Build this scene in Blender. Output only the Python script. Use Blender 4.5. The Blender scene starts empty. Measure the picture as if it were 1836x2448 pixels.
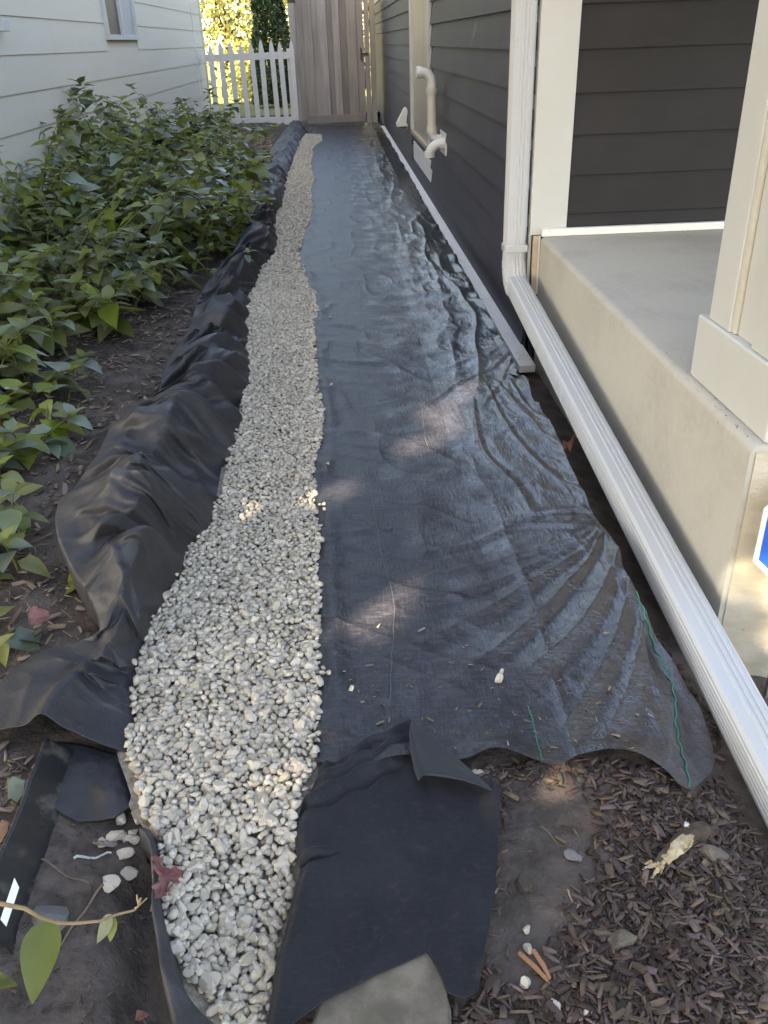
import bpy, bmesh, math, random
import numpy as np
from mathutils import Vector, Matrix, Euler
from math import radians, sin, cos, pi

random.seed(7); RNG = np.random.default_rng(11)
SC = bpy.context.scene
COL = SC.collection

# ------------------------------------------------------------------ camera
F_PX, PITCH, YAW, ROLL, EYE = 2032.4, radians(29.035), radians(2.094), radians(-2.030), 1.55
_f = np.array([sin(YAW)*cos(PITCH), cos(YAW)*cos(PITCH), -sin(PITCH)])
_r0 = np.array([cos(YAW), -sin(YAW), 0.0]); _u0 = np.cross(_r0, _f)
CR = cos(ROLL)*_r0 + sin(ROLL)*_u0
CU = -sin(ROLL)*_r0 + cos(ROLL)*_u0
CF = _f
cam_d = bpy.data.cameras.new("camera"); cam = bpy.data.objects.new("camera", cam_d); COL.objects.link(cam)
cam.matrix_world = Matrix(((CR[0], CU[0], -CF[0], 0), (CR[1], CU[1], -CF[1], 0), (CR[2], CU[2], -CF[2], EYE), (0, 0, 0, 1)))
cam_d.sensor_fit = 'VERTICAL'; cam_d.sensor_height = 36.0; cam_d.lens = F_PX/2448*36.0
cam_d.clip_start = 0.05; cam_d.clip_end = 500
SC.camera = cam

# ------------------------------------------------------------------ light
SUN_EL = radians(38); SUN = Vector((-0.69*cos(SUN_EL), -0.72*cos(SUN_EL), sin(SUN_EL))).normalized()
world = bpy.data.worlds.new("World"); SC.world = world; world.use_nodes = True
wn = world.node_tree; wn.nodes.clear()
sky = wn.nodes.new("ShaderNodeTexSky"); sky.sky_type = 'NISHITA'; sky.sun_disc = False
sky.sun_elevation = SUN_EL; sky.sun_rotation = math.atan2(SUN.x, SUN.y)
sky.air_density = 1.0; sky.dust_density = 1.4; sky.ozone_density = 1.0
bg = wn.nodes.new("ShaderNodeBackground"); bg.inputs[1].default_value = 0.11
wo = wn.nodes.new("ShaderNodeOutputWorld")
wn.links.new(sky.outputs[0], bg.inputs[0]); wn.links.new(bg.outputs[0], wo.inputs[0])
sun_d = bpy.data.lights.new("sun", 'SUN'); sun_d.energy = 5.0; sun_d.angle = radians(0.55); sun_d.color = (1.0, 0.92, 0.80)
sun = bpy.data.objects.new("sun", sun_d); COL.objects.link(sun)
sun.rotation_euler = SUN.to_track_quat('Z', 'Y').to_euler(); sun.location = (-8, -8, 12)
SC.view_settings.view_transform = 'Standard'; SC.view_settings.look = 'None'
SC.view_settings.exposure = 3.18; SC.view_settings.gamma = 1.0
SC.view_settings.use_white_balance = True; SC.view_settings.white_balance_temperature = 8000; SC.view_settings.white_balance_tint = 12
SC.view_settings.use_curve_mapping = False
SC.cycles.max_bounces = 8; SC.cycles.diffuse_bounces = 4; SC.cycles.glossy_bounces = 3
SC.cycles.transmission_bounces = 4; SC.cycles.transparent_max_bounces = 6
SC.cycles.use_denoising = True; SC.cycles.sample_clamp_indirect = 6.0

# ------------------------------------------------------------------ maths helpers
K = 1836/1659.0
def sstep(a, b, x):
    t = np.clip((x-a)/(b-a), 0, 1); return t*t*(3-2*t)
def _hash(ix, iy, s):
    h = (ix.astype(np.int64)*374761393 + iy.astype(np.int64)*668265263 + s*974711) & 0x7fffffff
    h = ((h ^ (h >> 13))*1274126177) & 0x7fffffff
    h = (h ^ (h >> 16)) & 0xffff
    return h/65535.0
def vnoise(x, y, s=0):
    x = np.asarray(x, float); y = np.asarray(y, float)
    ix = np.floor(x); iy = np.floor(y); fx = x-ix; fy = y-iy
    fx = fx*fx*(3-2*fx); fy = fy*fy*(3-2*fy)
    a = _hash(ix, iy, s); b = _hash(ix+1, iy, s); c = _hash(ix, iy+1, s); d = _hash(ix+1, iy+1, s)
    return (a+(b-a)*fx)*(1-fy) + (c+(d-c)*fx)*fy
def fbm(x, y, o=3, s=0):
    v = 0; a = 1; t = 0
    for i in range(o):
        v = v + a*vnoise(x*2**i+i*17.3, y*2**i-i*9.1, s+i); t += a; a *= .5
    return v/t - .5
def ridge(x, y, s=0):
    return 1-np.abs(2*vnoise(x, y, s)-1)
def lnoise(x, y, s=0):
    """value noise without rounding, for crisp cloth folds"""
    x, y = np.broadcast_arrays(np.asarray(x, float), np.asarray(y, float))
    ix = np.floor(x); iy = np.floor(y); fx = x-ix; fy = y-iy
    a = _hash(ix, iy, s); b = _hash(ix+1, iy, s); c = _hash(ix, iy+1, s); d = _hash(ix+1, iy+1, s)
    return (a+(b-a)*fx)*(1-fy) + (c+(d-c)*fx)*fy
def lridge(x, y, s=0): return 1-np.abs(2*lnoise(x, y, s)-1)
def dip(x, y):
    """lie of the land: level on the gravel side, falling towards the right-hand house"""
    x = np.asarray(x, float)
    return np.interp(x, [.1, .4, .75, .97, 1.3, 1.6], [0, -.006, -.035, -.14, -.25, -.27])
def rays(px, py):
    px = np.asarray(px, float); py = np.asarray(py, float)
    return CF*F_PX + CR*(px[..., None]-918) - CU*(py[..., None]-1224)
def on_ground(px, py, off=0.0):
    d = rays(px, py); z = np.zeros(np.shape(px))+off
    for _ in range(8):
        t = (z-EYE)/d[..., 2]; x = d[..., 0]*t; y = d[..., 1]*t; z = .5*z+.5*(dip(x, y)+off)
    t = (z-EYE)/d[..., 2]
    return np.stack([d[..., 0]*t, d[..., 1]*t, z], -1)
def gp(px, py, off=0.0):
    return on_ground(np.array([px]), np.array([py]), off)[0]
def gd(dx, dy, off=0.0): return gp(dx*K, dy*K, off)
def project(P):
    P = np.asarray(P, float)-np.array([0, 0, EYE]); z = P@CF
    return np.stack([918+F_PX*(P@CR)/z, 1224-F_PX*(P@CU)/z], -1)
def in_poly(P, poly):
    x, y = P[:, 0], P[:, 1]; ins = np.zeros(len(P), bool); n = len(poly); j = n-1
    for i in range(n):
        xi, yi = poly[i]; xj, yj = poly[j]
        c = ((yi > y) != (yj > y)) & (x < (xj-xi)*(y-yi)/((yj-yi) or 1e-9)+xi)
        ins ^= c; j = i
    return ins
def resample(pts, n):
    pts = np.asarray(pts, float); s = np.r_[0, np.cumsum(np.linalg.norm(np.diff(pts, axis=0), axis=1))]
    t = np.linspace(0, s[-1], n)
    return np.stack([np.interp(t, s, pts[:, k]) for k in range(pts.shape[1])], 1)
def smooth_poly(pts, it=2):
    pts = np.asarray(pts, float)
    for _ in range(it):
        q = [pts[0]]
        for a, b in zip(pts[:-1], pts[1:]): q += [.75*a+.25*b, .25*a+.75*b]
        pts = np.array(q+[pts[-1]])
    return pts
def coons(top, bot, left, right, nu, nv):
    top = resample(top, nu); bot = resample(bot, nu); left = resample(left, nv); right = resample(right, nv)
    u = np.linspace(0, 1, nu)[None, :, None]; v = np.linspace(0, 1, nv)[:, None, None]
    P = (1-v)*top[None]+v*bot[None]+(1-u)*left[:, None]+u*right[:, None]
    return P-((1-u)*(1-v)*top[0]+u*(1-v)*top[-1]+(1-u)*v*bot[0]+u*v*bot[-1])

# ------------------------------------------------------------------ object helpers
def put(o, label=None, cat=None, group=None, kind=None, parent=None):
    if o.name not in COL.objects: COL.objects.link(o)
    if parent: o.parent = parent
    if label: o['label'] = label
    if cat: o['category'] = cat
    if group: o['group'] = group
    if kind: o['kind'] = kind
    return o
def mesh_obj(name, V, Fc, mat, smooth=False, **kw):
    me = bpy.data.meshes.new(name)
    me.from_pydata([tuple(v) for v in V], [], [tuple(f) for f in Fc]); me.update()
    if mat: me.materials.append(mat)
    if smooth: me.polygons.foreach_set("use_smooth", [True]*len(me.polygons))
    return put(bpy.data.objects.new(name, me), **kw)
def fast_mesh(name, V, Fc, mat, smooth=False, **kw):
    """V (n,3); Fc (m,k) arrays with one k"""
    V = np.asarray(V, np.float32); Fc = np.asarray(Fc, np.int32); m, k = Fc.shape
    me = bpy.data.meshes.new(name)
    me.vertices.add(len(V)); me.vertices.foreach_set("co", V.ravel())
    me.loops.add(m*k); me.loops.foreach_set("vertex_index", Fc.ravel())
    me.polygons.add(m); me.polygons.foreach_set("loop_start", np.arange(m, dtype=np.int32)*k)
    me.polygons.foreach_set("loop_total", np.full(m, k, np.int32))
    if smooth: me.polygons.foreach_set("use_smooth", np.ones(m, bool))
    me.update(calc_edges=True); me.validate()
    if mat: me.materials.append(mat)
    return put(bpy.data.objects.new(name, me), **kw)
def grid_faces(nv, nu):
    i = np.arange(nv*nu).reshape(nv, nu)
    return np.stack([i[:-1, :-1], i[1:, :-1], i[1:, 1:], i[:-1, 1:]], -1).reshape(-1, 4)
def sheet(name, P, mat, thick=0.0, smooth=True, **kw):
    nv, nu = P.shape[:2]; V = P.reshape(-1, 3); Fc = grid_faces(nv, nu)
    if thick:
        n = len(V); V2 = V.copy(); V2[:, 2] -= thick
        rim = np.r_[np.arange(nu), np.arange(1, nv)*nu+nu-1, (nv-1)*nu+np.arange(nu-2, -1, -1), np.arange(nv-2, 0, -1)*nu]
        R = np.stack([rim, np.roll(rim, -1), np.roll(rim, -1)+n, rim+n], -1)
        Fc = np.r_[Fc, Fc[:, ::-1]+n, R]; V = np.r_[V, V2]
    return fast_mesh(name, V, Fc, mat, smooth, **kw)
class MB:
    """collects boxes, tubes and prisms; build() links them as one mesh object"""
    def __init__(s): s.b = bmesh.new()
    def box(s, x0, x1, y0, y1, z0, z1, bev=0.0, rot=None):
        m = Matrix.Translation(((x0+x1)/2, (y0+y1)/2, (z0+z1)/2))
        if rot is not None: m = m @ rot
        g = bmesh.ops.create_cube(s.b, size=1, matrix=m @ Matrix.Diagonal((abs(x1-x0), abs(y1-y0), abs(z1-z0), 1)))
        if bev:
            es = list({e for v in g['verts'] for e in v.link_edges})
            bmesh.ops.bevel(s.b, geom=es, offset=bev, segments=2, affect='EDGES', profile=.5)
        return s
    def prism(s, pts, vec):
        a = [s.b.verts.new(p) for p in pts]; b = [s.b.verts.new(Vector(p)+Vector(vec)) for p in pts]
        n = len(a)
        s.b.faces.new(a[::-1]); s.b.faces.new(b)
        for i in range(n): s.b.faces.new((a[i], a[(i+1) % n], b[(i+1) % n], b[i]))
        return s
    def tube(s, path, r, seg=12, cap=True, prof=None):
        """sweep a circle (or the 2-D profile prof) along path; r number or list"""
        path = [Vector(p) for p in path]; n = len(path); rings = []
        rr = r if isinstance(r, (list, tuple)) else [r]*n
        up = None
        for i, p in enumerate(path):
            t = (path[min(i+1, n-1)]-path[max(i-1, 0)]).normalized()
            if up is None:
                up = Vector((0, 0, 1)) if abs(t.z) < .9 else Vector((1, 0, 0))
            a = t.cross(up)
            a = a.normalized() if a.length > 1e-6 else Vector((1, 0, 0))
            b = a.cross(t).normalized(); up = b
            if prof: ring = [s.b.verts.new(p+a*(q[0]*rr[i])+b*(q[1]*rr[i])) for q in prof]
            else: ring = [s.b.verts.new(p+(a*cos(2*pi*k/seg)+b*sin(2*pi*k/seg))*rr[i]) for k in range(seg)]
            rings.append(ring)
        m = len(rings[0])
        for A, B in zip(rings[:-1], rings[1:]):
            for k in range(m): s.b.faces.new((A[k], A[(k+1) % m], B[(k+1) % m], B[k]))
        if cap: s.b.faces.new(rings[0][::-1]); s.b.faces.new(rings[-1])
        return s
    def build(s, name, mat, smooth=False, **kw):
        bmesh.ops.recalc_face_normals(s.b, faces=s.b.faces)
        me = bpy.data.meshes.new(name); s.b.to_mesh(me); s.b.free()
        if mat: me.materials.append(mat)
        if smooth:
            me.polygons.foreach_set("use_smooth", [True]*len(me.polygons))
            try: me.set_sharp_from_angle(angle=radians(40))
            except Exception: pass
        return put(bpy.data.objects.new(name, me), **kw)
def empty(name, loc, label, cat, group=None):
    o = bpy.data.objects.new(name, None); o.location = loc; o.empty_display_size = .1
    return put(o, label, cat, group)
def adopt(root):
    """keep children that were modelled in world space where they are"""
    inv = Matrix.Translation(-Vector(root.location))
    for c in root.children: c.matrix_parent_inverse = inv

# ------------------------------------------------------------------ materials
def mat(name, col, rough=.6, spec=.4, vary=(), bump=(), rnd=0.0, trans=0.0, island=False, rvar=None, sheen=0.0, coat=0.0):
    """vary: (scale, colour, amount, detail, lo, hi, stretch); bump: (scale, strength, distance, detail, stretch)"""
    m = bpy.data.materials.new(name); m.use_nodes = True; nt = m.node_tree; N = nt.nodes; L = nt.links
    bs = N["Principled BSDF"]; bs.inputs["Roughness"].default_value = rough
    bs.inputs["Specular IOR Level"].default_value = spec
    if sheen: bs.inputs["Sheen Weight"].default_value = sheen
    if coat: bs.inputs["Coat Weight"].default_value = coat; bs.inputs["Coat Roughness"].default_value = .25
    tc = N.new("ShaderNodeTexCoord")
    def noise(scale, detail=4, stretch=None, rough_=.6):
        n = N.new("ShaderNodeTexNoise"); n.inputs["Scale"].default_value = scale; n.inputs["Detail"].default_value = detail
        n.inputs["Roughness"].default_value = rough_
        if stretch:
            mp = N.new("ShaderNodeMapping"); mp.inputs["Scale"].default_value = stretch
            L.new(tc.outputs["Object"], mp.inputs[0]); L.new(mp.outputs[0], n.inputs["Vector"])
        else: L.new(tc.outputs["Object"], n.inputs["Vector"])
        return n.outputs["Fac"]
    rgb = N.new("ShaderNodeRGB"); rgb.outputs[0].default_value = (*col, 1); cur = rgb.outputs[0]
    for v in vary:
        sc_, c2, amt = v[:3]; det = v[3] if len(v) > 3 else 4; lo = v[4] if len(v) > 4 else .4; hi = v[5] if len(v) > 5 else .65
        st = v[6] if len(v) > 6 else None
        mr = N.new("ShaderNodeMapRange"); mr.interpolation_type = 'SMOOTHSTEP'
        mr.inputs[1].default_value = lo; mr.inputs[2].default_value = hi; mr.inputs[4].default_value = amt
        L.new(noise(sc_, det, st), mr.inputs[0])
        mx = N.new("ShaderNodeMix"); mx.data_type = 'RGBA'
        L.new(mr.outputs[0], mx.inputs["Factor"]); L.new(cur, mx.inputs["A"]); mx.inputs["B"].default_value = (*c2, 1)
        cur = mx.outputs["Result"]
    if rnd:
        if island:
            g = N.new("ShaderNodeNewGeometry"); src = g.outputs["Random Per Island"]
            oi = N.new("ShaderNodeObjectInfo"); ad = N.new("ShaderNodeMath"); ad.operation = 'ADD'
            L.new(src, ad.inputs[0]); L.new(oi.outputs["Random"], ad.inputs[1])
            fr = N.new("ShaderNodeMath"); fr.operation = 'FRACT'; L.new(ad.outputs[0], fr.inputs[0]); src = fr.outputs[0]
        else:
            oi = N.new("ShaderNodeObjectInfo"); src = oi.outputs["Random"]
        hs = N.new("ShaderNodeHueSaturation"); L.new(cur, hs.inputs["Color"])
        mv = N.new("ShaderNodeMapRange"); mv.inputs[3].default_value = 1-rnd; mv.inputs[4].default_value = 1+rnd
        L.new(src, mv.inputs[0]); L.new(mv.outputs[0], hs.inputs["Value"])
        mh = N.new("ShaderNodeMath"); mh.operation = 'MULTIPLY'; mh.inputs[1].default_value = 7.31; L.new(src, mh.inputs[0])
        mf = N.new("ShaderNodeMath"); mf.operation = 'FRACT'; L.new(mh.outputs[0], mf.inputs[0])
        m2 = N.new("ShaderNodeMapRange"); m2.inputs[3].default_value = .5-.05*rnd; m2.inputs[4].default_value = .5+.05*rnd
        L.new(mf.outputs[0], m2.inputs[0]); L.new(m2.outputs[0], hs.inputs["Hue"])
        m3 = N.new("ShaderNodeMapRange"); m3.inputs[3].default_value = 1-.5*rnd; m3.inputs[4].default_value = 1+.3*rnd
        L.new(mf.outputs[0], m3.inputs[0]); L.new(m3.outputs[0], hs.inputs["Saturation"])
        cur = hs.outputs[0]
    L.new(cur, bs.inputs["Base Color"])
    if rvar:
        mr = N.new("ShaderNodeMapRange"); mr.inputs[1].default_value = .3; mr.inputs[2].default_value = .7
        mr.inputs[3].default_value = rvar[1]; mr.inputs[4].default_value = rvar[2]
        L.new(noise(rvar[0], 4), mr.inputs[0]); L.new(mr.outputs[0], bs.inputs["Roughness"])
    prev = None
    for b in bump:
        sc_, stg, dist = b[:3]; det = b[3] if len(b) > 3 else 4; st = b[4] if len(b) > 4 else None
        bn = N.new("ShaderNodeBump"); bn.inputs["Strength"].default_value = stg; bn.inputs["Distance"].default_value = dist
        L.new(noise(sc_, det, st), bn.inputs["Height"])
        if prev: L.new(prev, bn.inputs["Normal"])
        prev = bn.outputs[0]
    if prev: L.new(prev, bs.inputs["Normal"])
    if trans:
        out = N["Material Output"]; tr = N.new("ShaderNodeBsdfTranslucent"); mx = N.new("ShaderNodeMixShader")
        hs = N.new("ShaderNodeHueSaturation"); hs.inputs["Hue"].default_value = .48; hs.inputs["Value"].default_value = 1.5
        L.new(cur, hs.inputs["Color"]); L.new(hs.outputs[0], tr.inputs["Color"])
        mx.inputs[0].default_value = trans; L.new(bs.outputs[0], mx.inputs[1]); L.new(tr.outputs[0], mx.inputs[2])
        L.new(mx.outputs[0], out.inputs["Surface"])
    return m

M = {}
M['soil'] = mat("soil", (.088, .072, .062), .95, .15, [(2.2, (.140, .108, .089), .8, 5, .42, .62), (9, (.035, .027, .022), .7, 6), (60, (.11, .09, .075), .35, 3, .55, .7)],
                [(14, .5, .03, 6), (70, .6, .012, 5)])
M['mulch'] = mat("mulch", (.100, .070, .055), .92, .12, [(3, (.080, .050, .044), .6, 4), (30, (.055, .042, .035), .6, 3, .4, .6, (1, 1, 1))], [(90, .4, .004, 3)], rnd=.6, island=True)
M['mulch_dry'] = mat("mulch_dry", (.19, .14, .105), .9, .2, [(30, (.08, .058, .045), .6, 3)], [], rnd=.55, island=True)
M['litter'] = mat("litter", (.42, .27, .15), .9, .2, [(20, (.25, .14, .07), .6, 3)], [], rnd=.4, island=True)
M['stone'] = mat("stone", (.39, .34, .265), .85, .25, [(25, (.49, .44, .36), .6, 3), (60, (.26, .22, .17), .5, 4, .5, .7)], [(110, .25, .004, 4)], rnd=.26, island=True)
M['gravel_base'] = mat("gravel_base", (.27, .235, .19), .95, .1, [(40, (.15, .13, .105), .8, 4)], [(90, .8, .01, 4)])
M['weave'] = mat("woven_fabric", (.012, .0115, .015), .36, 1.0,
                 [(1.6, (.050, .043, .038), .42, 6, .54, .78), (7, (.026, .023, .024), .4, 6, .45, .75), (110, (.042, .042, .050), .5, 2, .48, .62, (.2, 1, 1)), (110, (.032, .032, .039), .4, 2, .5, .64, (1, .15, 1))],
                 [(9, .25, .016, 5), (55, .40, .006, 5), (120, .55, .004, 2, (.18, 1, 1)), (120, .45, .004, 2, (1, .16, 1)), (300, .3, .002, 2)])
def dusty(m):
    """less trodden and less dusty towards the house: gloss grows with x, broken by patches"""
    nt = m.node_tree; N = nt.nodes; L = nt.links; bs = N["Principled BSDF"]; bs.inputs["IOR"].default_value = 1.62
    tc = N.new("ShaderNodeTexCoord"); sx = N.new("ShaderNodeSeparateXYZ"); L.new(tc.outputs["Object"], sx.inputs[0])
    n1 = N.new("ShaderNodeTexNoise"); n1.inputs["Scale"].default_value = 4.5; n1.inputs["Detail"].default_value = 6; n1.inputs["Roughness"].default_value = .65; L.new(tc.outputs["Object"], n1.inputs["Vector"])
    a = N.new("ShaderNodeMath"); a.operation = 'MULTIPLY_ADD'; a.inputs[1].default_value = 1.5; L.new(n1.outputs["Fac"], a.inputs[0]); L.new(sx.outputs["X"], a.inputs[2])
    mr = N.new("ShaderNodeMapRange"); mr.inputs[1].default_value = .95; mr.inputs[2].default_value = 1.5; mr.inputs[3].default_value = .46; mr.inputs[4].default_value = .17; L.new(a.outputs[0], mr.inputs[0]); L.new(mr.outputs[0], bs.inputs["Roughness"])
    m2 = N.new("ShaderNodeMapRange"); m2.inputs[1].default_value = .95; m2.inputs[2].default_value = 1.5; m2.inputs[3].default_value = .34; m2.inputs[4].default_value = 1.0; L.new(a.outputs[0], m2.inputs[0]); L.new(m2.outputs[0], bs.inputs["Specular IOR Level"])
dusty(M['weave'])
M['liner'] = mat("liner_cloth", (.020, .0195, .022), .55, .45, [(3, (.034, .032, .034), .6, 5), (40, (.030, .029, .031), .4, 4), (8, (.06, .052, .047), .3, 5, .58, .72)],
                [(14, .22, .012, 5), (60, .35, .005, 5), (200, .4, .002, 3)], rvar=(6, .48, .64))
M['flap'] = mat("flap_cloth", (.006, .007, .010), .66, .22, [(4, (.014, .015, .020), .7, 5), (30, (.045, .040, .036), .4, 6, .55, .75), (110, (.022, .022, .026), .3, 3, .5, .65, (.6, 1.3, 1))],
                [(11, .3, .016, 6), (45, .3, .005, 5), (160, .4, .002, 3)], sheen=.05)
M['flap_grey'] = mat("flap_cloth_dusty", (.017, .018, .022), .75, .35, [(5, (.026, .026, .030), .6, 5)], [(200, .3, .0018, 3)], sheen=.05)
M['thread_white'] = mat("thread_white", (.10, .10, .11), .6)
M['thread_green'] = mat("thread_green", (.02, .17, .12), .5)
M['cream'] = mat("cream_siding", (.56, .53, .445), .6, .3, [(1.1, (.51, .48, .39), .6, 5, .4, .7, (1, .25, 3)), (5, (.47, .445, .375), .3, 5, .55, .75, (1, 1, .2))], [(60, .15, .003, 3, (1, .08, 1))])
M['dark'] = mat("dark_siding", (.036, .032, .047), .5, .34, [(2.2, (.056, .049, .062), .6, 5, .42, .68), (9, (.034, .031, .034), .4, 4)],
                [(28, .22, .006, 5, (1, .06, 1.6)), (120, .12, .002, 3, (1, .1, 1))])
M['dark_x_shade'] = mat("dark_siding_porch_shade", (.020, .0185, .019), .6, .22, [(2.2, (.026, .024, .024), .6, 5)],  # same siding, darker: porch roof shade put into the base colour
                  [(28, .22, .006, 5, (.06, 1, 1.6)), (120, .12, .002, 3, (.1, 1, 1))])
M['trim'] = mat("white_trim", (.47, .48, .46), .55, .35, [(3, (.43, .425, .385), .35, 5), (40, (.34, .32, .27), .25, 3, .66, .75)], [(35, .1, .004, 4, (1, 1, .2))])
M['aged_trim'] = mat("yellowed_trim", (.49, .485, .43), .6, .3, [(20, (.46, .43, .33), .5, 4)])
M['vinyl'] = mat("white_vinyl", (.70, .70, .68), .5, .4, [(6, (.58, .57, .53), .6, 5, .45, .7), (60, (.20, .18, .15), .5, 4, .64, .74)])
M['gutter'] = mat("downspout_paint", (.42, .435, .45), .36, .5, [(3, (.42, .42, .39), .35, 3), (30, (.20, .18, .15), .6, 6, .69, .74)])
M['pvc'] = mat("pvc_white", (.62, .63, .61), .35, .5, [(8, (.66, .64, .56), .5, 3)])
M['pvc_tan'] = mat("pvc_aged", (.56, .54, .46), .4, .5, [(8, (.58, .53, .42), .5, 3)])
M['concrete'] = mat("concrete", (.40, .385, .335), .85, .25, [(2.5, (.325, .31, .27), .6, 6, .42, .65), (35, (.43, .41, .365), .4, 5), (26, (.17, .15, .12), .55, 5, .69, .76)],
                    [(40, .2, .004, 5), (180, .2, .0015, 3)])
M['concrete_rough'] = mat("concrete_rough", (.38, .34, .26), .9, .2, [(7, (.45, .42, .35), .7, 6, .4, .62, (.7, 1, 1.5)), (30, (.13, .11, .085), .6, 5, .66, .74)], [(30, .5, .008, 6, (.6, 1, 1.6)), (140, .3, .002, 3)])
M['tan'] = mat("tan_filler", (.40, .34, .25), .8, .3, [(12, (.32, .26, .185), .6, 4)], [(40, .2, .004, 4)])
M['wood'] = mat("fence_wood", (.285, .25, .215), .88, .15, [(6, (.20, .168, .14), .7, 5, .4, .65, (1, 1, .12)), (26, (.34, .305, .27), .5, 4, .5, .7, (1, 1, .06))], [(50, .25, .004, 4, (1, 1, .06))], rnd=.3)
M['picket'] = mat("picket_paint", (.60, .57, .53), .6, .3, [(12, (.52, .48, .43), .5, 4)], [(50, .1, .003, 3, (1, 1, .1))])
M['iron'] = mat("black_iron", (.02, .02, .02), .5, .5)
M['glass_reflect'] = mat("window_reflection", (.40, .34, .26), .28, .5, [(1.3, (.22, .17, .13), .6, 4, .45, .65, (1, 2.5, .3))], coat=.5)  # tan reflection of the cream wall and its streaks painted into the pane
M['glass_dark'] = mat("window_dark_pane", (.085, .07, .062), .45, .5)  # dark brown interior put into the colour of the pane
M['glass_pale'] = mat("window_pane", (.36, .39, .40), .5, .3, [(2, (.30, .31, .31), .5, 3)])
M['plastic'] = mat("black_plastic", (.013, .013, .014), .42, .5, [(14, (.10, .085, .07), .75, 6, .52, .7)], [(30, .3, .004, 4)])
M['tag'] = mat("white_tag", (.72, .76, .80), .3, .5, [(20, (.6, .6, .6), .4, 3)])
M['leaf'] = mat("leaf_green", (.115, .130, .036), .42, .5, [(14, (.082, .096, .026), .5, 3)], [(40, .2, .004, 2)], rnd=.38, island=True, trans=.34)
M['leaf_mid'] = mat("leaf_mid", (.165, .190, .046), .42, .5, [(14, (.12, .148, .034), .5, 3)], [(40, .2, .004, 2)], rnd=.32, island=True, trans=.4)
M['leaf_lime'] = mat("leaf_lime", (.17, .21, .028), .45, .45, [(10, (.12, .17, .03), .5, 3)], [(40, .2, .004, 2)], rnd=.25, island=True, trans=.5)
M['leaf_pale_glare'] = mat("leaf_pale_glare", (.13, .165, .105), .34, .6, [(14, (.10, .14, .08), .5, 3)], [(40, .2, .004, 2)], rnd=.3, island=True, trans=.25)  # pale undersides and bluish glare on the leaves put into the colour
M['leaf_white'] = mat("leaf_white", (.46, .49, .46), .35, .6, [(14, (.34, .38, .33), .5, 3)], [(40, .2, .004, 2)], rnd=.1, trans=.1)
M['stem'] = mat("stem", (.11, .115, .04), .6, .3, [], [], rnd=.2)
M['twig'] = mat("twig", (.19, .135, .085), .8, .2, [(20, (.10, .07, .045), .6, 3)], [], rnd=.3)
M['bark'] = mat("bark", (.055, .042, .032), .9, .2, [(8, (.09, .07, .055), .6, 5, .4, .6, (1, 1, .2))], [(16, .7, .03, 5, (1, 1, .25))])
M['heartwood'] = mat("heartwood", (.34, .27, .17), .85, .2, [(22, (.30, .155, .05), .9, 4, .46, .6), (40, (.46, .41, .30), .7, 4, .52, .66), (30, (.07, .05, .04), .8, 4, .6, .7)], [(60, .4, .004, 4)])
M['maple_red'] = mat("maple_red", (.17, .060, .058), .7, .25, [(25, (.27, .15, .13), .7, 5)], [(40, .3, .004, 3)], trans=.2)
M['leaf_brown'] = mat("leaf_brown", (.30, .15, .085), .7, .3, [(16, (.18, .085, .05), .6, 4)], [(40, .4, .004, 3)], trans=.15, rnd=.25)
M['rock'] = mat("rock", (.135, .13, .125), .85, .3, [(10, (.19, .18, .165), .6, 5)], [(30, .4, .008, 5)], rnd=.2)
M['flag'] = mat("flagstone", (.085, .074, .058), .85, .25, [(8, (.20, .172, .135), .7, 6, .4, .65), (25, (.085, .075, .055), .6, 5)], [(20, .35, .008, 6)])
M['roof'] = mat("shingle", (.06, .055, .05), .9, .2, [(8, (.09, .08, .07), .6, 4)], [(30, .4, .01, 3)])
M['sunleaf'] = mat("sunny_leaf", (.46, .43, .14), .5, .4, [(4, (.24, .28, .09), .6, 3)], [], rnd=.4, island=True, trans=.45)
M['shadeleaf'] = mat("tree_leaf", (.05, .08, .022), .5, .4, [], [], rnd=.35, island=True, trans=.08)
M['conifer'] = mat("conifer_leaf", (.045, .075, .03), .6, .3, [], [], rnd=.4, island=True, trans=.15)
M['blue'] = mat("sign_blue", (.015, .10, .42), .35, .5)
M['signwhite'] = mat("sign_white", (.78, .79, .80), .35, .5)
M['lawn'] = mat("lawn", (.10, .12, .035), .9, .2, [(3, (.17, .15, .06), .6, 5)], [(60, .5, .02, 4)])

# ------------------------------------------------------------------ outlines read off the photograph (source pixels)
GL = np.array([(731, 322), (716, 342), (706, 372), (694, 409), (683, 422), (678, 461), (675, 489), (662, 503), (649, 543), (663, 593), (649, 620), (624, 638), (619, 668),
      (599, 697), (584, 747), (586, 820), (590, 874), (575, 974), (553, 1051), (529, 1195), (487, 1228), (481, 1284), (443, 1317), (432, 1372), (387, 1405), (365, 1461),
      (349, 1527), (332, 1594), (321, 1640), (308, 1675), (332, 1710), (300, 1758), (310, 1815), (325, 1860), (338, 1905), (330, 1925), (352, 1965), (374, 1990), (380, 2060),
      (384, 2130), (395, 2210), (420, 2290), (440, 2340), (500, 2400), (540, 2470)], float)
GR = np.array([(768, 323), (770, 337), (745, 357), (750, 367), (742, 392), (749, 422), (755, 429), (744, 449), (745, 474), (749, 496), (741, 528), (735, 543), (725, 568),
      (716, 610), (724, 633), (739, 658), (735, 675), (744, 692), (757, 700), (754, 730), (764, 750), (751, 772), (758, 890), (764, 941), (775, 985), (771, 1029), (753, 1107), (755, 1217),
      (764, 1273), (758, 1383), (771, 1439), (758, 1527), (764, 1605), (764, 1682), (764, 1790), (735, 1880), (703, 1950), (708, 2060), (690, 2140), (664, 2245), (648, 2357), (640, 2470)], float)
GRAVEL_POLY = np.r_[GL, GR[::-1]]

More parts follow.
